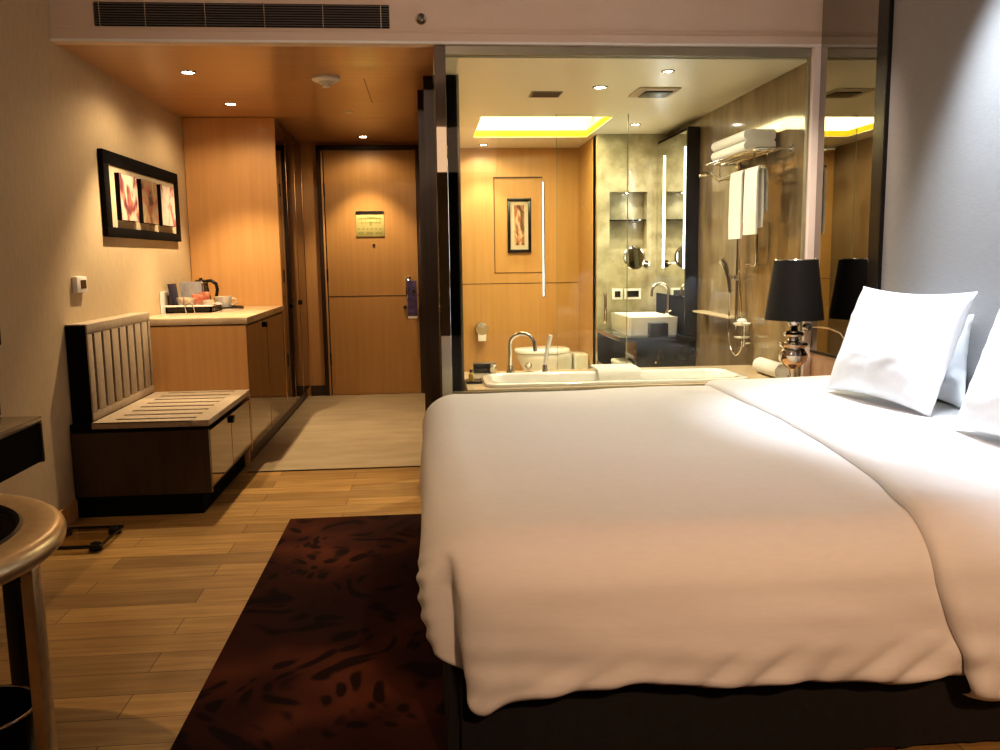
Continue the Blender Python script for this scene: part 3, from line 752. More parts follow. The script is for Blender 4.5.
# pillows -------------------------------------------------------------
def pillow_mesh(w, h, t, seed, n=34):
    """pillow lying in YZ, thickness along X; w along Y, h along Z (bottom at 0)"""
    vs = []; mb = MB()
    for side in (1, -1):
        for j in range(n + 1):
            for i in range(n + 1):
                a = i / n * 2 - 1; b = j / n * 2 - 1
                ed = (1 - abs(a) ** 2.6) * (1 - abs(b) ** 2.6)
                th = t / 2 * max(0, ed) ** .55
                pin = .075
                y = a * w / 2 * (1 - pin * (1 - abs(b) ** 2)); z = b * h / 2 * (1 - pin * 1.3 * (1 - abs(a) ** 2))
                nz = .010 * noise.noise(Vector((a * 1.8 + seed, b * 1.6, side))) + .006 * noise.noise(Vector((a * 3 + b * 5 + seed, b * 3 - a * 4, side * 2)))
                x = side * (th + nz * min(1, ed * 3))
                vs.append((x, y, z + h / 2))
        o = 0
    m = (n + 1) ** 2
    fs = []
    for s in (0, 1):
        for j in range(n):
            for i in range(n):
                q = (s * m + j * (n + 1) + i, s * m + j * (n + 1) + i + 1, s * m + (j + 1) * (n + 1) + i + 1, s * m + (j + 1) * (n + 1) + i)
                fs.append(q if s == 0 else q[::-1])
    return mb.add(vs, fs)
def pillow(loc, w, h, t, seed, tilt, yaw, label, roll=0):
    o = obj('pillow', pillow_mesh(w, h, t, seed), 'linen2', None, 0)
    bm = bmesh.new(); bm.from_mesh(o.data); bmesh.ops.remove_doubles(bm, verts=bm.verts[:], dist=.0008); bmesh.ops.recalc_face_normals(bm, faces=bm.faces[:]); bm.to_mesh(o.data); bm.free()
    for p in o.data.polygons: p.use_smooth = True
    o.location = loc
    o.rotation_euler = (roll, tilt, yaw)
    return tag(o, label, 'pillow', 'white pillows leaning on the headboard')
PZ = .70
pillow((2.06, 3.38, PZ - .005), .64, .37, .09, 1., .02, 0.0, 'white pillow behind the front pillow nearest the bedside lamp')
pillow((1.80, 3.27, PZ + .0), .70, .485, .18, 5., .34, .09, 'front white pillow leaning nearest the black bedside lamp')
pillow((2.06, 2.50, PZ - .005), .64, .37, .09, 9., .02, 0.0, 'white pillow behind the one cut by the right picture edge')
pillow((1.80, 2.38, PZ + .0), .70, .475, .18, 13., .34, .02, 'white pillow in front, cut off by the right picture edge')

# ------------------------------------------------------------------ nightstand + lamp + gooseneck
nsd = thing('nightstand', 'low bedside cabinet between the bed and the glass wall', 'nightstand', (1.88, 4.40, 0))
obj('body', MB().box(1.62, 2.135, 4.26, 4.56, .0, .52, .004), 'darkwood', nsd)
obj('top', MB().box(1.60, 2.138, 4.25, 4.565, .522, .55, .004), 'oak', nsd)
obj('drawer', MB().box(1.605, 1.618, 4.28, 4.54, .30, .50, .003), 'darkwood', nsd)
lp = thing('table_lamp', 'bedside lamp with black drum shade and glossy turned metal base', 'lamp', (1.958, 4.40, .55))
LC = (1.958, 4.40, 0)
base = [(0, .551), (.075, .551), (.08, .56), (.06, .572), (.03, .585), (.018, .61), (.015, .66), (.022, .69), (.05, .71), (.072, .735), (.076, .765), (.062, .79), (.055, .80), (.072, .812), (.076, .822), (.07, .832), (.032, .842), (.024, .855), (.05, .866), (.055, .876), (.048, .888), (.022, .897), (.018, .91), (.03, .925), (.036, .94), (.034, .952), (.012, .96), (.012, 1.0), (0, 1.0)]
obj('base', MB().lathe(base, LC, 48, cap=False), 'gun', lp)
shd = MB().lathe([(.152, .955), (.112, 1.272), (.109, 1.272), (.149, .957), (.152, .955)], LC, 64, cap=False)
obj('lamp_shade', shd, 'shade', lp)
obj('shade_rim', MB().tube(arc((LC[0], LC[1], 1.272), .111, 0, 352, 44, 'XY'), .0025, 6, True), 'chrome', lp)
obj('shade_spider', MB().tube([(LC[0] - .11, LC[1], 1.255), (LC[0] + .11, LC[1], 1.255)], .002, 6).tube([(LC[0], LC[1] - .11, 1.255), (LC[0], LC[1] + .11, 1.255)], .002, 6).tube([(LC[0], LC[1], 1.0), (LC[0], LC[1], 1.255)], .004, 6), 'darkmetal', lp)
obj('bulb', MB().lathe([(0, 1.0), (.014, 1.0), (.014, 1.03), (.03, 1.06), (.032, 1.085), (.02, 1.11), (0, 1.118)], LC, 20, cap=False), 'white', lp)
rl = thing('reading_lamp', 'thin curved chrome gooseneck reading lamp beside the pillow', 'lamp', (2.10, 4.0, .70))
obj('mount', MB().lathe([(.02, -.03), (.022, 0), (.022, .005)], (2.138, 4.02, .72), 20, 'X'), 'chrome', rl)
obj('gooseneck', MB().tube([(2.115, 4.02, .72), (2.085, 4.02, .74), (2.075, 4.02, .80), (2.07, 4.03, .86), (2.055, 4.07, .905), (2.03, 4.13, .925), (2.0, 4.20, .93), (1.97, 4.235, .928)], .0045, 10), 'chrome', rl)
obj('head', MB().lathe([(0, -.02), (.012, -.02), (.02, 0), (.021, .02), (0, .024)], (1.96, 4.235, .925), 20, 'Y', False), 'gun', rl)
so = thing('wall_socket', 'white double socket plate on the warm panel below the tinted mirror', 'socket', (2.138, 4.10, .60))
obj('plate', MB().box(2.132, 2.14, 4.06, 4.16, .60, .69, .003), 'paper', so)
obj('outlet', MB().box(2.130, 2.133, 4.07, 4.10, .62, .67).box(2.130, 2.133, 4.12, 4.15, .62, .67), 'white', so, 0)
lc = MB().tube([(2.075, 4.36, .556), (2.085, 4.35, .60), (2.08, 4.36, .63), (2.10, 4.30, .60), (2.12, 4.22, .575), (2.125, 4.14, .61)], .003, 8)
single('lamp_cable', lc, 'darkmetal', 'thin cable curving from the bedside lamp to the wall socket', 'cable', (2.075, 4.36, .553))

# ------------------------------------------------------------------ ceiling fittings
grp = 'recessed downlights'
def downlight(x, y, z, label, m='light', r=.034, g='round recessed ceiling downlights'):
    t = thing('downlight', label, 'light', (x, y, z), g)
    obj('trim_ring', MB().lathe([(r + .016, 0), (r + .014, -.005), (r + .002, -.006), (r, -.001), (r, 0)], (x, y, z), 28, cap=False), 'chrome', t)
    obj('lens', MB().lathe([(0, -.003), (r, -.003), (r, -.0005), (0, -.0005)], (x, y, z), 24, cap=False), m, t)
    return t
downlight(-1.352, 5.28, HC, 'lit downlight in the hall ceiling nearest the bedroom, above the bench')
downlight(-1.335, 6.30, HC, 'lit downlight in the hall ceiling above the minibar counter')
downlight(-.535, 7.92, HC, 'lit downlight in the hall ceiling right before the entry door')
downlight(1.109, 5.42, BC, 'lit downlight in the bathroom ceiling right of the left air vent', 'lightbath')
downlight(1.409, 4.956, BC, 'lit downlight in the bathroom ceiling nearest the glass, above the larger vent', 'lightbath', .024)
downlight(.56, 8.10, BC, 'lit downlight in the bathroom ceiling against the wood wall', 'lightbath', .03)
downlight(1.70, 6.90, BC, 'lit downlight in the bathroom ceiling above the washbasin', 'lightbath', .03)
nl = thing('niche_spotlight', 'tiny spotlight in the top of the marble wall niche', 'light', (1.78, 7.50, NZ1))
obj('housing', MB().lathe([(.016, 0), (.016, -.008), (.012, -.009), (0, -.009)], (1.78, 7.50, NZ1), 18, cap=False), 'chrome', nl)
obj('lens', MB().lathe([(0, -.011), (.01, -.011), (.01, -.009)], (1.78, 7.50, NZ1), 14, cap=False), 'lightbath', nl)
sd = thing('smoke_detector', 'white domed smoke detector on the hall ceiling', 'detector', (-.576, 5.43, HC))
obj('base', MB().lathe([(.085, 0), (.086, -.012), (.07, -.022), (.0, -.022)], (-.576, 5.43, HC), 36, cap=False), 'paper', sd)
obj('sensor', MB().lathe([(.045, -.022), (.042, -.036), (.028, -.038), (.024, -.055), (0, -.057)], (-.576, 5.43, HC), 28, cap=False), 'white', sd)
fd = thing('flush_sensor', 'small flat round sensor flush with the hall ceiling', 'sensor', (-.544, 6.62, HC))
obj('disc', MB().lathe([(.035, 0), (.034, -.006), (0, -.007)], (-.544, 6.62, HC), 24, cap=False), 'paper', fd)
sp = thing('sprinkler', 'chrome sprinkler head on the ceiling beam', 'sprinkler', (.007, GY, 2.526))
obj('escutcheon', MB().lathe([(.030, 0), (.028, -.006), (.012, -.010), (.010, -.02), (0, -.02)], (.007, GY, 2.526), 24, 'Y', False), 'chrome', sp)
obj('nozzle', MB().lathe([(.006, -.018), (.008, -.04), (.016, -.042), (.016, -.045), (0, -.046)], (.007, GY, 2.526), 18, 'Y', False), 'darkmetal', sp)
# air conditioning grille
ag = thing('air_vent', 'long black louvred air conditioning grille in the ceiling beam', 'vent', (-.885, GY, 2.48))
GX0, GX1, GZ0, GZ1 = -1.615, -.155, 2.478, 2.592
obj('recess', MB().box(GX0, GX1, GY - .004, GY - .001, GZ0, GZ1), 'blackmatte', ag, 0)
for i in range(9):
    z = GZ0 + .008 + i * (GZ1 - GZ0 - .016) / 8
    obj('louvre', MB().box(GX0, GX1, GY - .016, GY - .004, z - .0022, z + .0022, 0, Matrix.Rotation(.5, 3, 'X')), 'louvregrey', ag, 0)
for x in [GX0 + .03] + [GX0 + .25 + k * .292 for k in range(5)]:
    obj('mullion', MB().box(x - .002, x + .002, GY - .02, GY - .004, GZ0, GZ1), 'chrome', ag, 0)
# bath vents
v1 = thing('ceiling_vent', 'narrow grey air vent in the bathroom ceiling left of the downlight', 'vent', (.80, 5.65, BC), 'bathroom ceiling vents')
obj('frame', MB().box(.70, .90, 5.56, 5.74, BC - .006, BC, .002), mat('vent_grey', (.30, .27, .22), .5), v1)
vs_ = MB()
for i in range(8): vs_.box(.712, .888, 5.572 + i * .02, 5.582 + i * .02, BC - .009, BC - .006)
obj('slats', vs_, 'darkmetal', v1, 0)
v2 = thing('ceiling_vent', 'square white air vent in the bathroom ceiling above the hanging towels', 'vent', (1.50, 5.58, BC), 'bathroom ceiling vents')
obj('frame', MB().box(1.36, 1.63, 5.42, 5.72, BC - .008, BC, .003), mat('vent_beige', (.50, .43, .33), .5), v2)
obj('louvre', MB().box(1.42, 1.60, 5.50, 5.69, BC - .016, BC - .008, .003), 'darkmetal', v2)

# ------------------------------------------------------------------ BATHROOM
DZ = .58
tub = thing('bathtub', 'white built-in bathtub in a beige stone deck behind the glass', 'bathtub', (1.15, 4.95, 0))
TX0_, TX1_, TY0_, TY1_ = .34, 1.84, 4.72, 5.17
dk = MB().box(.215, TX0_, GY + .052, 5.42, .52, DZ, .0).box(TX1_, 2.118, GY + .052, 5.42, .52, DZ)
dk.box(TX0_, TX1_, GY + .052, TY0_, .52, DZ).box(TX0_, TX1_, TY1_, 5.42, .52, DZ)
obj('deck', dk, 'decks', tub, 0)
obj('deck_front', MB().box(.215, 2.118, 5.37, 5.41, 0, .52), 'decks', tub, 0)
def rrect(x0, x1, y0, y1, r, n=10):
    o = []
    for cx, cy, a0 in [(x1 - r, y1 - r, 0), (x0 + r, y1 - r, 90), (x0 + r, y0 + r, 180), (x1 - r, y0 + r, 270)]:
        for i in range(n + 1):
            a = math.radians(a0 + 90 * i / n); o.append((cx + r * math.cos(a), cy + r * math.sin(a)))
    return o
tbm = MB(); rings = [(-.02, .0, DZ + .001), (-.02, 0, DZ + .016), (-.012, 0, DZ + .02), (.03, 0, DZ + .02), (.045, 0, DZ + .008), (.06, 0, DZ - .10), (.09, 0, .25), (.16, 0, .16)]
vs = []; nn = None
for (ins, _, z) in rings:
    rr = rrect(TX0_ + ins, TX1_ - ins, TY0_ + ins * .8, TY1_ - ins * .8, .09 if ins < .1 else .05); nn = len(rr)
    vs += [(x, y, z) for x, y in rr]
fs = [(a * nn + i, a * nn + (i + 1) % nn, (a + 1) * nn + (i + 1) % nn, (a + 1) * nn + i) for a in range(len(rings) - 1) for i in range(nn)]
fs.append(tuple((len(rings) - 1) * nn + i for i in range(nn)))
tbm.add(vs, fs); obj('tub_shell', tbm, 'ceramic', tub, 50)
# tub filler set
def tap_knob(x, y, label):
    t = thing('tap_knob', label, 'tap', (x, y, DZ), 'chrome tap knobs on the tub deck')
    obj('flange', MB().lathe([(0, 0), (.028, 0), (.03, .004), (.02, .01), (0, .01)], (x, y, DZ), 22, cap=False), 'chrome', t)
    obj('knob', MB().lathe([(.016, .01), (.018, .02), (.022, .03), (.022, .055), (.016, .062), (0, .063)], (x, y, DZ), 22, cap=False), 'chrome', t)
tap_knob(.405, 5.28, 'chrome tap knob left of the tall curved tub spout')
tap_knob(.63, 5.30, 'chrome tap knob between the tub spout and the hand shower')
sf = thing('tub_spout', 'tall curved chrome gooseneck spout on the tub deck', 'faucet', (.515, 5.29, DZ))
obj('flange', MB().lathe([(0, 0), (.03, 0), (.032, .005), (.02, .02), (.017, .05), (0, .05)], (.515, 5.29, DZ), 22, cap=False), 'chrome', sf)
obj('spout', MB().tube([(.515, 5.29, DZ + .04), (.515, 5.285, DZ + .18)] + [(.515 + .072 * (1 - math.cos(a)) , 5.285 - .03 * (1 - math.cos(a)), DZ + .19 + .062 * math.sin(a)) for a in [PI * i / 12 for i in range(12)]] + [(.662, 5.225, DZ + .17), (.665, 5.223, DZ + .145)], .0125, 14), 'chrome', sf)
hs = thing('hand_shower', 'slim white and chrome hand shower standing on the tub deck', 'shower', (.735, 5.30, DZ))
obj('holder', MB().lathe([(0, 0), (.026, 0), (.028, .005), (.018, .012), (.014, .05), (0, .05)], (.735, 5.30, DZ), 22, cap=False), 'chrome', hs)
obj('handset', MB().tube([(.735, 5.30, DZ + .045), (.745, 5.29, DZ + .12), (.765, 5.27, DZ + .225), (.768, 5.268, DZ + .24)], [.011, .013, .015, .013], 14), 'ceramic', hs)
hz = [(.735, 5.28, DZ + .012), (.68, 5.25, DZ + .006), (.55, 5.235, DZ + .006), (.45, 5.25, DZ + .006)]
obj('hose', MB().tube(hz, .005, 8), 'chrome', hs)
# amenity tray + bottle, tissue box
at_ = thing('amenity_tray', 'small black dish on the tub deck by the pillar', 'tray', (.245, 4.96, DZ))
obj('dish', MB().box(.218, .31, 4.88, 5.04, DZ, DZ + .008, .002).box(.218, .31, 4.88, 4.885, DZ, DZ + .014).box(.305, .31, 4.88, 5.04, DZ, DZ + .014), 'black', at_)
bt = thing('toiletry_bottle', 'tiny amber bottle with black cap standing on the black dish', 'bottle', (.25, 4.96, DZ + .0085))
obj('bottle_body', MB().lathe([(0, 0), (.015, 0), (.016, .003), (.016, .04), (.008, .048), (0, .048)], (.25, 4.96, DZ + .0085), 18, cap=False), 'honey', bt)
obj('cap', MB().lathe([(.008, .046), (.010, .05), (.010, .066), (0, .068)], (.25, 4.96, DZ + .0085), 18, cap=False), 'black', bt)
tbx = thing('tissue_box', 'black tissue box at the far edge of the tub deck', 'box', (.37, 5.36, DZ))
obj('box_body', MB().box(.285, .405, 5.335, 5.405, DZ, DZ + .05, .004), 'black', tbx)
obj('lid', MB().box(.283, .43, 5.333, 5.407, DZ + .051, DZ + .062, .004), 'darkmetal', tbx)
# draped towel on tub rim
def draped(name, x0, x1, y0, y1, ztop, dropn, dropf, m, label, th_=.012):
    mb = MB(); prof = []
    r = .02
    ya, yb = y0, y1
    prof.append((ya - .01, ztop - dropn))
    prof.append((ya - .006, ztop - dropn * .5)); prof.append((ya - .003, ztop - .02)); prof.append((ya + .012, ztop + .004))
    for i in range(1, 8): prof.append((ya + (yb - ya) * i / 8, ztop + .006 + .002 * math.sin(i * 2)))
    prof.append((yb, ztop + .003)); prof.append((yb + .008, ztop - .012)); prof.append((yb + .008, ztop - dropf))
    n = 26; vs = []
    for lay in (0, 1):
        for k, (y, z) in enumerate(prof):
            for i in range(n + 1):
                x = x0 + (x1 - x0) * i / n
                w = .006 * noise.noise(Vector((x * 20, y * 9, z * 5)))
                tpr = .020 * max(0, (ztop - z) / max(dropn, .01)) * (1 if i / n < .5 else -1) * abs(i / n - .5) * 2
                vs.append((x + tpr, y - w if z < ztop - .01 else y, z + (w * .5 if z >= ztop - .01 else 0) + (th_ if (lay and z >= ztop - .021) else 0)) if not lay else
                          (x + tpr, y - (th_ if z < ztop - .01 and y < (ya + yb) / 2 else (-th_ if z < ztop - .01 else 0)) - w * .5, z + (th_ if z >= ztop - .021 else 0)))
    m1 = len(prof) * (n + 1); fs = []
    for lay in (0, 1):
        for k in range(len(prof) - 1):
            for i in range(n):
                q = (lay * m1 + k * (n + 1) + i, lay * m1 + k * (n + 1) + i + 1, lay * m1 + (k + 1) * (n + 1) + i + 1, lay * m1 + (k + 1) * (n + 1) + i)
                fs.append(q)
    P = len(prof) - 1
    for k in range(P):
        for e in (0, n): fs.append((k * (n + 1) + e, (k + 1) * (n + 1) + e, m1 + (k + 1) * (n + 1) + e, m1 + k * (n + 1) + e))
    for i in range(n):
        for k in (0, P): fs.append((k * (n + 1) + i, k * (n + 1) + i + 1, m1 + k * (n + 1) + i + 1, m1 + k * (n + 1) + i))
    mb.add(vs, fs)
    return single(name, mb, m, label, 'towel', ((x0 + x1) / 2, (y0 + y1) / 2, ztop), None, 60)
draped('towel', 1.03, 1.30, 5.075, 5.34, DZ + .022, .13, .012, 'towel', 'white bath mat towel draped over the edge of the bathtub')
# rolled towel
rtm = MB(); vs = []; turns = 2.6; n = 70
pr = []
for i in range(n + 1):
    a = turns * 2 * PI * i / n; r = .012 + .034 * i / n; pr.append((r * math.cos(a), r * math.sin(a)))
for e in (0, 1):
    for (p, q) in pr: vs.append((2.04 + p, 4.72 + .34 * e, DZ + .049 + q))
fs = [(i, i + 1, n + 2 + i, n + 1 + i) for i in range(n)]
rtm.add(vs, fs)
rtm.lathe([(.0, 0), (.044, 0), (.046, .01), (.046, .33), (.044, .34), (0, .34)], (2.04, 4.72, DZ + .049), 26, 'Y', False)
single('rolled_towel', rtm, 'towel', 'rolled white towel lying on the tub deck near the lamp', 'towel', (2.04, 4.89, DZ + .003))
# toilet
to = thing('toilet', 'white toilet with closed lid against the wood wall', 'toilet', (1.05, 8.0, 0))
bl = MB(); vs = []; prof = [(.0, .30, .55), (.10, .30, .62), (.25, .33, .75), (.36, .42, .98), (.405, .44, 1.0), (.41, .43, .98)]
n = 40
# side-on bowl: long axis along X, back cistern block on the right
for (z, hw, k) in prof:
    for i in range(n):
        a = 2 * PI * i / n; cxx, cyy = math.cos(a), math.sin(a)
        x = (abs(cxx) ** .8) * (1 if cxx > 0 else -1) * .27 * k if cxx < 0 else (abs(cxx) ** .5) * .27
        vs.append((1.10 + x, 7.98 + cyy * .185 * k, z))
bl.add(vs, [(a * n + i, a * n + (i + 1) % n, (a + 1) * n + (i + 1) % n, (a + 1) * n + i) for a in range(len(prof) - 1) for i in range(n)] + [tuple(range(n))[::-1], tuple((len(prof) - 1) * n + i for i in range(n))])
obj('bowl', bl, 'ceramic', to, 50)
ld = MB(); vs = []
for (z, k) in [(.412, .98), (.415, 1.02), (.44, 1.02), (.452, .97), (.456, .85), (.458, .4)]:
    for i in range(n):
        a = 2 * PI * i / n; cxx, cyy = math.cos(a), math.sin(a)
        x = -(abs(cxx) ** .85) * .28 * k if cxx < 0 else (abs(cxx) ** .5) * .24 * k
        vs.append((1.10 + x, 7.98 + cyy * .19 * k, z))
ld.add(vs, [(a * n + i, a * n + (i + 1) % n, (a + 1) * n + (i + 1) % n, (a + 1) * n + i) for a in range(5) for i in range(n)] + [tuple(range(n))[::-1], tuple(5 * n + i for i in range(n))])
obj('lid', ld, 'ceramic', to, 50)
obj('cistern_shelf', MB().box(1.375, 1.495, 7.80, 8.16, 0, .40, .01), 'ceramic', to)
# paper holder
ph = thing('toilet_roll_holder', 'chrome toilet roll holder with paper on the wood wall', 'holder', (.53, 8.34, .56))
obj('cover', MB().lathe([(0, -.09), (.06, -.088), (.066, -.08), (.066, -.01), (.05, 0), (0, 0)], (.53, 8.348, .62), 28, 'Y', False), 'chrome', ph)
obj('paper_roll', MB().box(.49, .57, 8.262, 8.268, .50, .585, .002).lathe([(.05, -.08), (.05, -.07)], (.53, 8.34, .62), 24, 'Y'), 'paper', ph)
# picture on wood panel
p2 = thing('framed_picture', 'narrow black framed picture on the wood wall above the toilet', 'picture', (.915, 8.36, 1.355))
f2 = MB(); a0, a1, b0, b1 = .80, 1.03, 1.355, 1.875
f2.box(a0, a1, 8.33, 8.362, b1 - .028, b1, .002).box(a0, a1, 8.33, 8.362, b0, b0 + .028, .002).box(a0, a0 + .028, 8.33, 8.362, b0 + .028, b1 - .028, .002).box(a1 - .028, a1, 8.33, 8.362, b0 + .028, b1 - .028, .002)
obj('frame', f2, 'black', p2)
obj('mount', MB().box(a0 + .02, a1 - .02, 8.348, 8.362, b0 + .02, b1 - .02), 'matt', p2, 0)
obj('painting', MB().box(a0 + .065, a1 - .065, 8.344, 8.348, b0 + .07, b1 - .065), 'art4', p2, 0)
ls = thing('glow_strip', 'slim vertical glowing strip imitating an LED reflection on the wood wall right of the picture', 'light', (1.148, 8.345, .92))
obj('diffuser', MB().box(1.142, 1.156, 8.336, 8.345, .925, 2.03, .002), 'ledreflect', ls)  # glowing bar stands in for an LED reflection, not a fitted lamp
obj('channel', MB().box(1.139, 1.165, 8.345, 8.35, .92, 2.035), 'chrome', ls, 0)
# shower screen with handle
shs = thing('shower_screen', 'clear glass shower screen with chrome handle in front of the toilet', 'screen', (1.25, 6.4, 0))
obj('pane', MB().box(.985, 1.52, 6.396, 6.404, .004, BC - .002), 'glass2', shs, 0)
obj('edge_profile', MB().box(1.52, 1.526, 6.396, 6.404, 0.002, BC - .002).box(.982, .985, 6.396, 6.404, .002, BC - .002), 'glassedge', shs, 0)
obj('handle', MB().tube([(1.345, 6.395, 1.02), (1.345, 6.36, 1.02), (1.345, 6.35, 1.0), (1.345, 6.35, .83), (1.345, 6.36, .81), (1.345, 6.395, .81)], .012, 12), 'chrome', shs)
# glass shelf in the niche
single('niche_shelf', MB().box(NX0 + .001, NX1 - .001, 7.46, 7.579, 1.612, 1.622), 'darkglass', 'thin dark glass shelf across the marble wall niche', 'shelf', (1.78, 7.52, 1.612), None, 0)
# shaving mirror
sm = thing('shaving_mirror', 'round chrome shaving mirror on an arm below the niche', 'mirror', (1.82, 7.35, 1.25))
def disc_tilt(prof, c, n=36, R=Matrix.Identity(3)):
    mb = MB().lathe(prof, (0, 0, 0), n, 'Y', False)
    mb.v = [tuple(R @ Vector(v) + Vector(c)) for v in mb.v]; return mb
RM = Matrix.Rotation(.25, 3, 'Z') @ Matrix.Rotation(-.1, 3, 'X')
obj('frame', disc_tilt([(.085, -.012), (.10, -.010), (.105, 0), (.10, .012), (0, .014)], (1.80, 7.30, 1.29), 36, RM), 'chrome', sm)
obj('mirror_glass', disc_tilt([(0, -.011), (.085, -.011), (.086, -.0125), (0, -.0125)], (1.80, 7.30, 1.29), 36, RM), 'mirror', sm)
obj('arm', MB().tube([(1.80, 7.315, 1.29), (1.84, 7.35, 1.24), (1.93, 7.38, 1.235), (1.94, 7.435, 1.235)], .009, 10), 'chrome', sm)
obj('wall_mount', MB().lathe([(.0, -.01), (.03, -.01), (.032, 0)], (1.94, 7.44, 1.235), 20, 'Y'), 'chrome', sm)
for k, (x0, x1, lb) in enumerate([(1.635, 1.73, 'small white switch plate left of the wider plate below the shaving mirror'), (1.745, 1.895, 'wider white socket plate with grey window below the shaving mirror')]):
    t = thing('socket_plate', lb, 'socket', ((x0 + x1) / 2, 7.435, .93), 'socket plates below the shaving mirror')
    obj('plate', MB().box(x0, x1, 7.428, 7.44, .925, 1.02, .003), 'paper', t)
    obj('insert', MB().box(x0 + .022, x1 - .022, 7.424, 7.429, .945, 1.0, .002), 'darkmetal', t)
# mirror block on the right with LED strips
mr = thing('vanity_mirror', 'lit bathroom mirror with two vertical light strips above the basin', 'mirror', (2.07, 7.0, 1.0))
obj('backing', MB().box(2.035, 2.118, 6.56, 7.438, 0.68, 2.28), 'blackmatte', mr, 0)
obj('mirror_glass', MB().box(2.030, 2.035, 6.60, 7.436, .98, 2.26), 'mirror', mr, 0)
obj('glow_strip', MB().box(2.022, 2.030, 6.602, 6.626, 1.20, 2.14), 'led', mr, 0)
obj('glow_strip', MB().box(2.022, 2.030, 7.20, 7.214, 1.20, 2.14), 'led', mr, 0)
obj('end_panel', MB().box(2.02, 2.118, 6.545, 6.56, 0.68, 2.28), 'black', mr, 0)
# vanity counter
vc = thing('vanity_unit', 'black washbasin vanity with open towel shelf and drawer', 'vanity', (1.8, 7.0, 0))
obj('worktop', MB().box(1.50, 2.118, 6.545, 7.438, .635, .668, .003), 'dark_counter', vc)
obj('cabinet', MB().box(1.64, 2.118, 6.56, 7.438, .12, .634, .003), 'dark_counter', vc)
obj('open_shelf', MB().box(1.50, 1.64, 6.60, 7.438, .36, .385, .002).box(1.50, 1.64, 7.40, 7.438, .12, .634), 'dark_counter', vc)
dr = obj('drawer', MB().box(1.66, 2.10, 6.548, 6.56, .20, .60, .002), 'dark_counter', vc)
obj('knob', MB().lathe([(0, -.02), (.010, -.018), (.010, -.004), (.006, 0)], (1.79, 6.548, .47), 14, 'Y', False), 'chrome', dr)
for k in range(2):
    single('folded_towel', MB().box(1.51, 1.635, 6.66, 6.92, .386 + k * .041, .426 + k * .041, .016, seg=3), 'towel', ['white folded towel, lower of two on the vanity shelf', 'white folded towel, upper of two on the vanity shelf'][k], 'towel', (1.57, 6.79, .386 + k * .041), 'folded towels on the vanity shelf')
bs = thing('washbasin', 'white rectangular vessel washbasin on the black counter', 'basin', (1.85, 7.02, .668))
bz0, bz1 = .669, .815
bb = MB(); vs = []
R1 = [(.006, bz0), (.0, bz1 - .015), (.0, bz1), (.02, bz1), (.03, bz1 - .01), (.05, bz1 - .08), (.12, bz1 - .10)]
for ins, z in R1:
    rr = rrect(1.61 + ins, 2.018 - ins, 6.70 + ins, 7.38 - ins, .02, 5); nn = len(rr); vs += [(x, y, z) for x, y in rr]
bb.add(vs, [(a * nn + i, a * nn + (i + 1) % nn, (a + 1) * nn + (i + 1) % nn, (a + 1) * nn + i) for a in range(len(R1) - 1) for i in range(nn)] + [tuple((len(R1) - 1) * nn + i for i in range(nn)), tuple(range(nn))[::-1]])
obj('bowl', bb, 'ceramic', bs, 40)
bfx = (1.985, 6.86)
fct = thing('basin_faucet', 'curved chrome gooseneck faucet at the washbasin', 'faucet', (1.985, 6.86, bz1))
obj('base', MB().lathe([(0, 0.001), (.022, .001), (.024, .006), (.016, .05), (0, .052)], (bfx[0] - .008, bfx[1], bz1), 20, cap=False), 'chrome', fct)
obj('spout', MB().tube([(bfx[0] - .008, bfx[1], bz1 + .04), (bfx[0] - .008, bfx[1], bz1 + .19)] + [(bfx[0] - .008 - .07 * (1 - math.cos(a)), bfx[1], bz1 + .19 + .075 * math.sin(a)) for a in [PI * i / 12 for i in range(1, 12)]] + [(bfx[0] - .15, bfx[1], bz1 + .16)], .011, 12), 'chrome', fct)
obj('lever', MB().tube([(bfx[0] - .008, bfx[1] - .015, bz1 + .035), (bfx[0] + .0, bfx[1] - .08, bz1 + .05)], .007, 10), 'chrome', fct)
single('storage_box', MB().box(1.76, 1.90, 6.58, 6.685, .669, .775, .005), mat('slate_box', (.06, .07, .10), .4, var=.2), 'dark slate box on the black counter in front of the washbasin', 'box', (1.79, 6.63, .669))
# shower fittings on marble wall
sh = thing('shower_column', 'chrome shower riser with hand shower and hose on the marble wall', 'shower', (2.08, 5.62, .80))
obj('riser', MB().tube([(2.085, 5.60, .80), (2.085, 5.60, 1.92)], .010, 12).tube([(2.12, 5.60, .84), (2.085, 5.60, .84)], .012, 10).tube([(2.12, 5.60, 1.88), (2.085, 5.60, 1.88)], .012, 10), 'gun', sh)
obj('shower_arm', MB().tube([(2.085, 5.62, 1.74), (2.05, 5.68, 1.81), (2.01, 5.78, 1.805), (1.98, 5.86, 1.865)], .010, 12), 'chrome', sh)
obj('shower_head', MB().lathe([(.0, .02), (.02, .018), (.05, .004), (.055, -.006), (.05, -.012), (0, -.012)], (1.96, 5.90, 1.855), 28, cap=False), 'chrome', sh)
obj('slide_bracket', MB().box(2.04, 2.10, 5.58, 5.63, 1.13, 1.17, .006), 'chrome', sh)
obj('handset', MB().tube([(2.05, 5.63, 1.05), (2.04, 5.64, 1.15), (2.02, 5.66, 1.24), (2.0, 5.67, 1.27)], [.012, .014, .022, .026], 12), 'gun', sh)
hp = [(2.05, 5.63, 1.06), (2.05, 5.64, .90), (2.045, 5.62, .74), (2.05, 5.56, .65), (2.06, 5.50, .64), (2.07, 5.45, .70), (2.075, 5.46, .86), (2.08, 5.55, 1.2), (2.085, 5.58, 1.5)]
pts = []
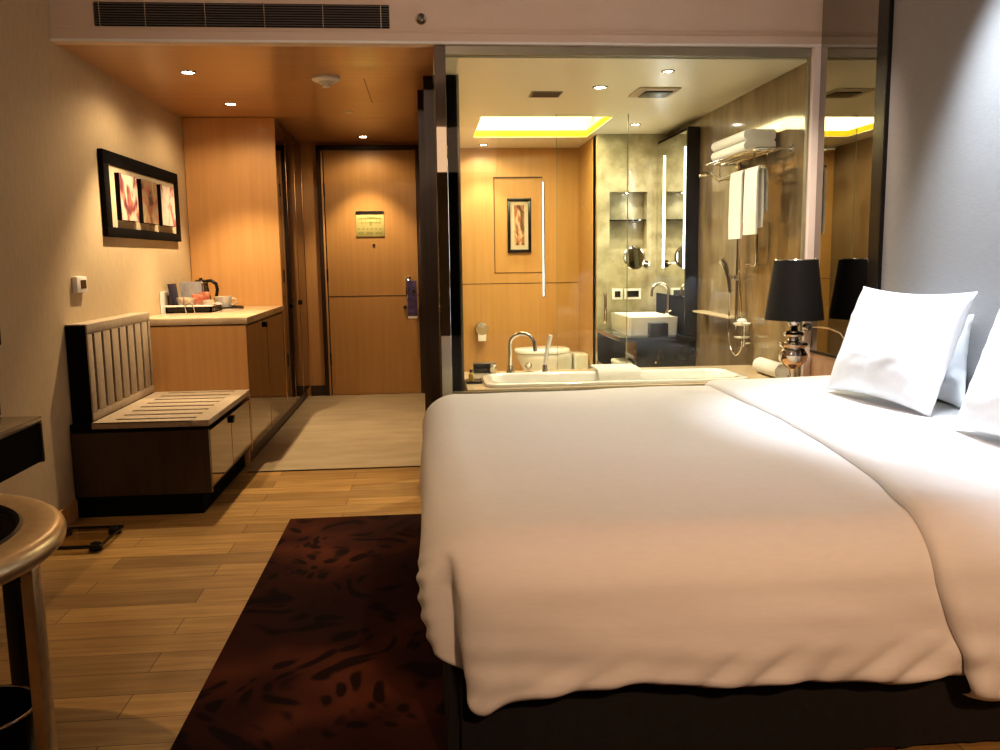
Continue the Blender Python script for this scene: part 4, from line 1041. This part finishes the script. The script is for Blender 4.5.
for k in range(len(hp) - 1):
    A, B = Vector(hp[k]), Vector(hp[k + 1])
    P0 = Vector(hp[max(0, k - 1)]); P3 = Vector(hp[min(len(hp) - 1, k + 2)])
    for i in range(6):
        t = i / 6; pts.append(tuple(.5 * ((2 * A) + (B - P0) * t + (2 * P0 - 5 * A + 4 * B - P3) * t * t + (3 * A - P0 - 3 * B + P3) * t ** 3)))
obj('hose', MB().tube(pts, .006, 8), 'chrome', sh)
sdz = thing('soap_dish', 'two tiered chrome soap dish on the marble wall by the hose', 'dish', (2.07, 5.42, .76))
obj('upper_dish', MB().lathe([(0, 0), (.05, .004), (.06, .018), (.057, .018), (.045, .008), (0, .005)], (2.058, 5.42, .84), 26, cap=False).lathe([(0, .02), (.03, .022), (.035, .035), (.02, .048), (0, .05)], (2.058, 5.42, .84), 20, cap=False), 'ceramic', sdz)
obj('lower_dish', MB().lathe([(0, 0), (.045, .004), (.055, .012), (.052, .012), (.04, .006), (0, .004)], (2.06, 5.42, .755), 26, cap=False), 'ceramic', sdz)
obj('stem', MB().tube([(2.075, 5.42, .70), (2.075, 5.42, .90)], .006, 10).tube([(2.075, 5.42, .72), (2.12, 5.42, .72)], .006, 8), 'chrome', sdz)
single('wall_ledge', MB().box(2.03, 2.119, 5.62, 6.38, .872, .886, .003), 'travertine', 'thin cream stone ledge on the marble wall behind the shower hose', 'shelf', (2.075, 6.0, .872))
# towel rack, folded + hanging towels
tk = thing('towel_rack', 'chrome wall rack carrying folded and hanging towels', 'rack', (2.05, 5.35, 1.90))
rk = MB()
for x in (1.90, 1.95, 2.0, 2.05): rk.tube([(x, 4.86, 1.905), (x, 5.72, 1.905)], .006, 8)
for y in (4.86, 5.72): rk.tube([(1.90, y, 1.905), (2.118, y, 1.905)], .007, 8)
obj('shelf_bars', rk, 'chrome', tk)
obj('hanging_bar', MB().tube([(1.95, 4.87, 1.805), (1.95, 5.62, 1.805)], .007, 10).tube([(1.95, 5.0, 1.805), (1.95, 5.0, 1.905)], .006, 8).tube([(1.95, 5.6, 1.805), (1.95, 5.6, 1.905)], .006, 8), 'chrome', tk)
obj('wall_mount', MB().lathe([(.024, -.012), (.026, 0)], (2.12, 4.86, 1.905), 18, 'X').lathe([(.024, -.012), (.026, 0)], (2.12, 5.72, 1.905), 18, 'X'), 'chrome', tk)
def folded(x0, x1, y0, y1, z0, h, label):
    mb = MB()
    # folded stack: U-shaped layers seen on the near end
    prof = []
    n = 10
    for i in range(n + 1):
        a = -PI / 2 + PI * i / n; prof.append((x0 + h / 2 - math.cos(a) * h / 2, z0 + h / 2 + math.sin(a) * h / 2))
    prof += [(x1 - .01, z0 + h), (x1, z0 + h - .01), (x1, z0 + .01), (x1 - .01, z0)]
    mb.ext(prof, 'Y', y0, y1)
    mb.ext([(x0 + .012, z0 + h / 2 - .003), (x0 + .012, z0 + h / 2 + .003), (x1 + .001, z0 + h / 2 + .003), (x1 + .001, z0 + h / 2 - .003)], 'Y', y0 - .0015, y0 + .001)
    return single('folded_towel', mb, 'towel', label, 'towel', ((x0 + x1) / 2, (y0 + y1) / 2, z0), 'folded towels on the rack', 40)
folded(1.895, 2.09, 5.03, 5.62, 1.913, .062, 'white folded bath towel, lower of two on the rack')
folded(1.895, 2.092, 5.04, 5.62, 1.977, .062, 'white folded bath towel, upper of two on the rack')
def hanging(y0, y1, ztop, zb1, zb2, label, xo=0.):
    mb = MB(); n = 14; vs = []
    prof = [(-.022, zb1), (-.024, zb1 + .12), (-.020, ztop - .05), (-.014, ztop - .006), (0, ztop), (.014, ztop - .006), (.020, ztop - .05), (.022, zb2 + .1), (.022, zb2)]
    for lay in (1., .45):
        for (dx, z) in prof:
            for i in range(n + 1):
                y = y0 + (y1 - y0) * i / n
                w = .004 * noise.noise(Vector((y * 30, z * 4, dx * 20)))
                vs.append((1.95 + xo + dx * lay + (w if lay == 1. else 0), y, z - (0 if lay == 1. else (.004 if abs(dx) < .018 else 0))))
    m1 = len(prof) * (n + 1); fs = []
    for l in (0, 1):
        for k in range(len(prof) - 1):
            for i in range(n): fs.append((l * m1 + k * (n + 1) + i, l * m1 + k * (n + 1) + i + 1, l * m1 + (k + 1) * (n + 1) + i + 1, l * m1 + (k + 1) * (n + 1) + i))
    for k in range(len(prof) - 1):
        for e in (0, n): fs.append((k * (n + 1) + e, (k + 1) * (n + 1) + e, m1 + (k + 1) * (n + 1) + e, m1 + k * (n + 1) + e))
    for i in range(n):
        for k in (0, len(prof) - 1): fs.append((k * (n + 1) + i, k * (n + 1) + i + 1, m1 + k * (n + 1) + i + 1, m1 + k * (n + 1) + i))
    mb.add(vs, fs)
    return single('hanging_towel', mb, 'towel', label, 'towel', (1.95, (y0 + y1) / 2, zb1), 'hand towels hanging under the rack', 60)
hanging(5.15, 5.35, 1.817, 1.40, 1.50, 'white hand towel hanging leftmost under the rack')
hanging(4.90, 5.10, 1.817, 1.42, 1.46, 'white hand towel hanging in the middle under the rack')
sm_ = hanging(5.02, 5.13, 1.817, 1.52, 1.56, 'shorter white towel hanging at the right behind the middle one', .075)
obj_bar = MB().tube([(2.025, 4.98, 1.806), (2.025, 5.20, 1.806)], .006, 8).tube([(2.025, 4.99, 1.806), (2.025, 4.99, 1.905)], .005, 8).tube([(2.025, 5.19, 1.806), (2.025, 5.19, 1.905)], .005, 8)
obj('short_bar', obj_bar, 'chrome', tk)
gb = thing('grab_bar', 'vertical metal grab bar below the hanging towels', 'handle', (2.09, 5.33, 1.25))
obj('bar', MB().tube([(2.118, 5.26, 1.50), (2.085, 5.26, 1.50), (2.08, 5.26, 1.47), (2.08, 5.26, 1.25), (2.08, 5.28, 1.235), (2.08, 5.42, 1.235), (2.118, 5.43, 1.235)], .008, 10), 'gun', gb)
# a switch plate on the partition, seen in the tinted mirror
sw = thing('switch_plate', 'double light switch plate on the partition wall, mirrored beside the bed', 'switch', (.20, 5.6, 1.25))
obj('plate', MB().box(.20, .206, 5.55, 5.70, 1.25, 1.34, .002), 'paper', sw)
obj('rocker', MB().box(.206, .209, 5.56, 5.62, 1.265, 1.325).box(.206, .209, 5.63, 5.69, 1.265, 1.325), 'white', sw, 0)

# ------------------------------------------------------------------ LIGHTS
def kelvin_spot(name, loc, tgt, power, col, size=70, blend=.6, r=.03):
    l = bpy.data.lights.new(name, 'SPOT'); l.energy = power; l.color = col
    l.spot_size = math.radians(size); l.spot_blend = blend; l.shadow_soft_size = r
    o = bpy.data.objects.new(name, l); COL.objects.link(o); o.location = loc
    d = Vector(tgt) - Vector(loc); o.rotation_euler = d.to_track_quat('-Z', 'Y').to_euler(); return o
def area(name, loc, tgt, power, col, sx, sy):
    l = bpy.data.lights.new(name, 'AREA'); l.shape = 'RECTANGLE'; l.size = sx; l.size_y = sy; l.energy = power; l.color = col
    o = bpy.data.objects.new(name, l); COL.objects.link(o); o.location = loc
    d = Vector(tgt) - Vector(loc); o.rotation_euler = d.to_track_quat('-Z', 'Y').to_euler(); return o
WARM = (1., .735, .43); WARM2 = (1., .66, .36); BATH = (1., .87, .66); COOL = (.78, .88, 1.)
def down(name, x, y, z, p, col, cone=88, wide=.13):
    """recessed downlight: a focused beam and the weaker spill around it"""
    kelvin_spot(name, (x, y, z - .02), (x, y, 0), p, col, cone, .55, .025)
    kelvin_spot(name + '_spill', (x, y, z - .02), (x, y, 0), p * wide, col, 160, .5, .025)
down('hall_spot_bench', -1.352, 5.28, HC, 120, WARM, 92)
down('hall_spot_counter', -1.335, 6.30, HC, 105, WARM, 84)
down('hall_spot_entry', -.535, 7.92, HC, 80, WARM, 84)
down('bath_spot_front', 1.109, 5.42, BC, 62, BATH, 100, .5)
down('bath_spot_glass', 1.409, 4.956, BC, 30, BATH, 100, .5)
down('bath_spot_wood', .56, 8.10, BC, 40, BATH, 84, .25)
down('bath_spot_basin', 1.70, 6.90, BC, 58, BATH, 84, .3)
kelvin_spot('niche_spot', (1.78, 7.50, NZ1 - .015), (1.78, 7.51, 1.3), 2.0, (1, .95, .8), 120, .8, .01)
area('cove_area', (.94, 7.08, BC + .04), (.94, 7.08, 0), 26, (1., .84, .5), .9, .9)
area('mirror_led', (2.01, 6.95, 1.65), (1.0, 6.95, 1.4), 5, (.92, .97, 1.), .05, .9)
# bedroom
kelvin_spot('bed_reading_spot', (1.80, 3.0, RC - .02), (1.98, 3.1, .7), 400, COOL, 54, 1., .05)
kelvin_spot('bed_reading_spot_near', (1.45, 2.1, RC - .02), (2.08, 2.3, .85), 260, COOL, 52, 1., .05)
kelvin_spot('bedside_fill', (1.5, 3.5, RC - .02), (2.02, 4.55, .95), 150, (1., .80, .66), 56, 1., .04)  # unseen fill, added to brighten the pale post and socket panel
kelvin_spot('bed_top_fill', (.9, 3.3, RC - .02), (.7, 3.3, .6), 42, (1., .97, .90), 84, 1., .08)  # added overhead fill, lifts the foot side of the duvet top
kelvin_spot('beam_fill', (-.45, .9, RC - .06), (.3, 4.6, 2.74), 110, (1., .74, .56), 86, 1., .04)  # unseen lamp added to brighten the beam face
kelvin_spot('table_spot', (-1.75, 2.0, RC - .03), (-1.35, 2.4, 0), 75, WARM2, 80, .6, .02)
kelvin_spot('room_fill_spot', (.9, -1.3, RC - .03), (.95, 1.9, .40), 600, (1., .62, .38), 44, 1., .12)  # unseen warm fill from behind the camera onto the bed's near side
area('room_ceiling_fill', (.3, -1.2, RC - .03), (.3, 1.0, .9), 9, (1., .66, .42), 1.2, 1.2)  # weak warm area fill added behind the camera, no fitting modelled
w = bpy.data.worlds.new('world'); bpy.context.scene.world = w; w.use_nodes = True
w.node_tree.nodes['Background'].inputs[0].default_value = (.9, .7, .5, 1)
w.node_tree.nodes['Background'].inputs[1].default_value = .02

# ------------------------------------------------------------------ CAMERA
f = 850.
yaw = math.atan(72 / f); pitch = math.atan(117 / f * math.cos(yaw)); roll = .0137
fwd = Vector((math.sin(yaw) * math.cos(pitch), math.cos(yaw) * math.cos(pitch), -math.sin(pitch)))
r = Vector((math.cos(yaw), -math.sin(yaw), 0)); u = r.cross(fwd)
r2 = r * math.cos(roll) - u * math.sin(roll); u2 = u * math.cos(roll) + r * math.sin(roll)
cam = bpy.data.cameras.new('camera'); co_ = bpy.data.objects.new('camera', cam); COL.objects.link(co_)
cam.sensor_width = 36; cam.lens = f / 1000 * 36; cam.clip_start = .02
mw = Matrix((r2, u2, -fwd)).transposed().to_4x4(); mw.translation = Vector((0, 0, 1.3))
co_.matrix_world = mw
sc_ = bpy.context.scene; sc_.camera = co_
sc_.view_settings.view_transform = 'Standard'
sc_.view_settings.look = 'Medium High Contrast'
sc_.view_settings.exposure = -.15
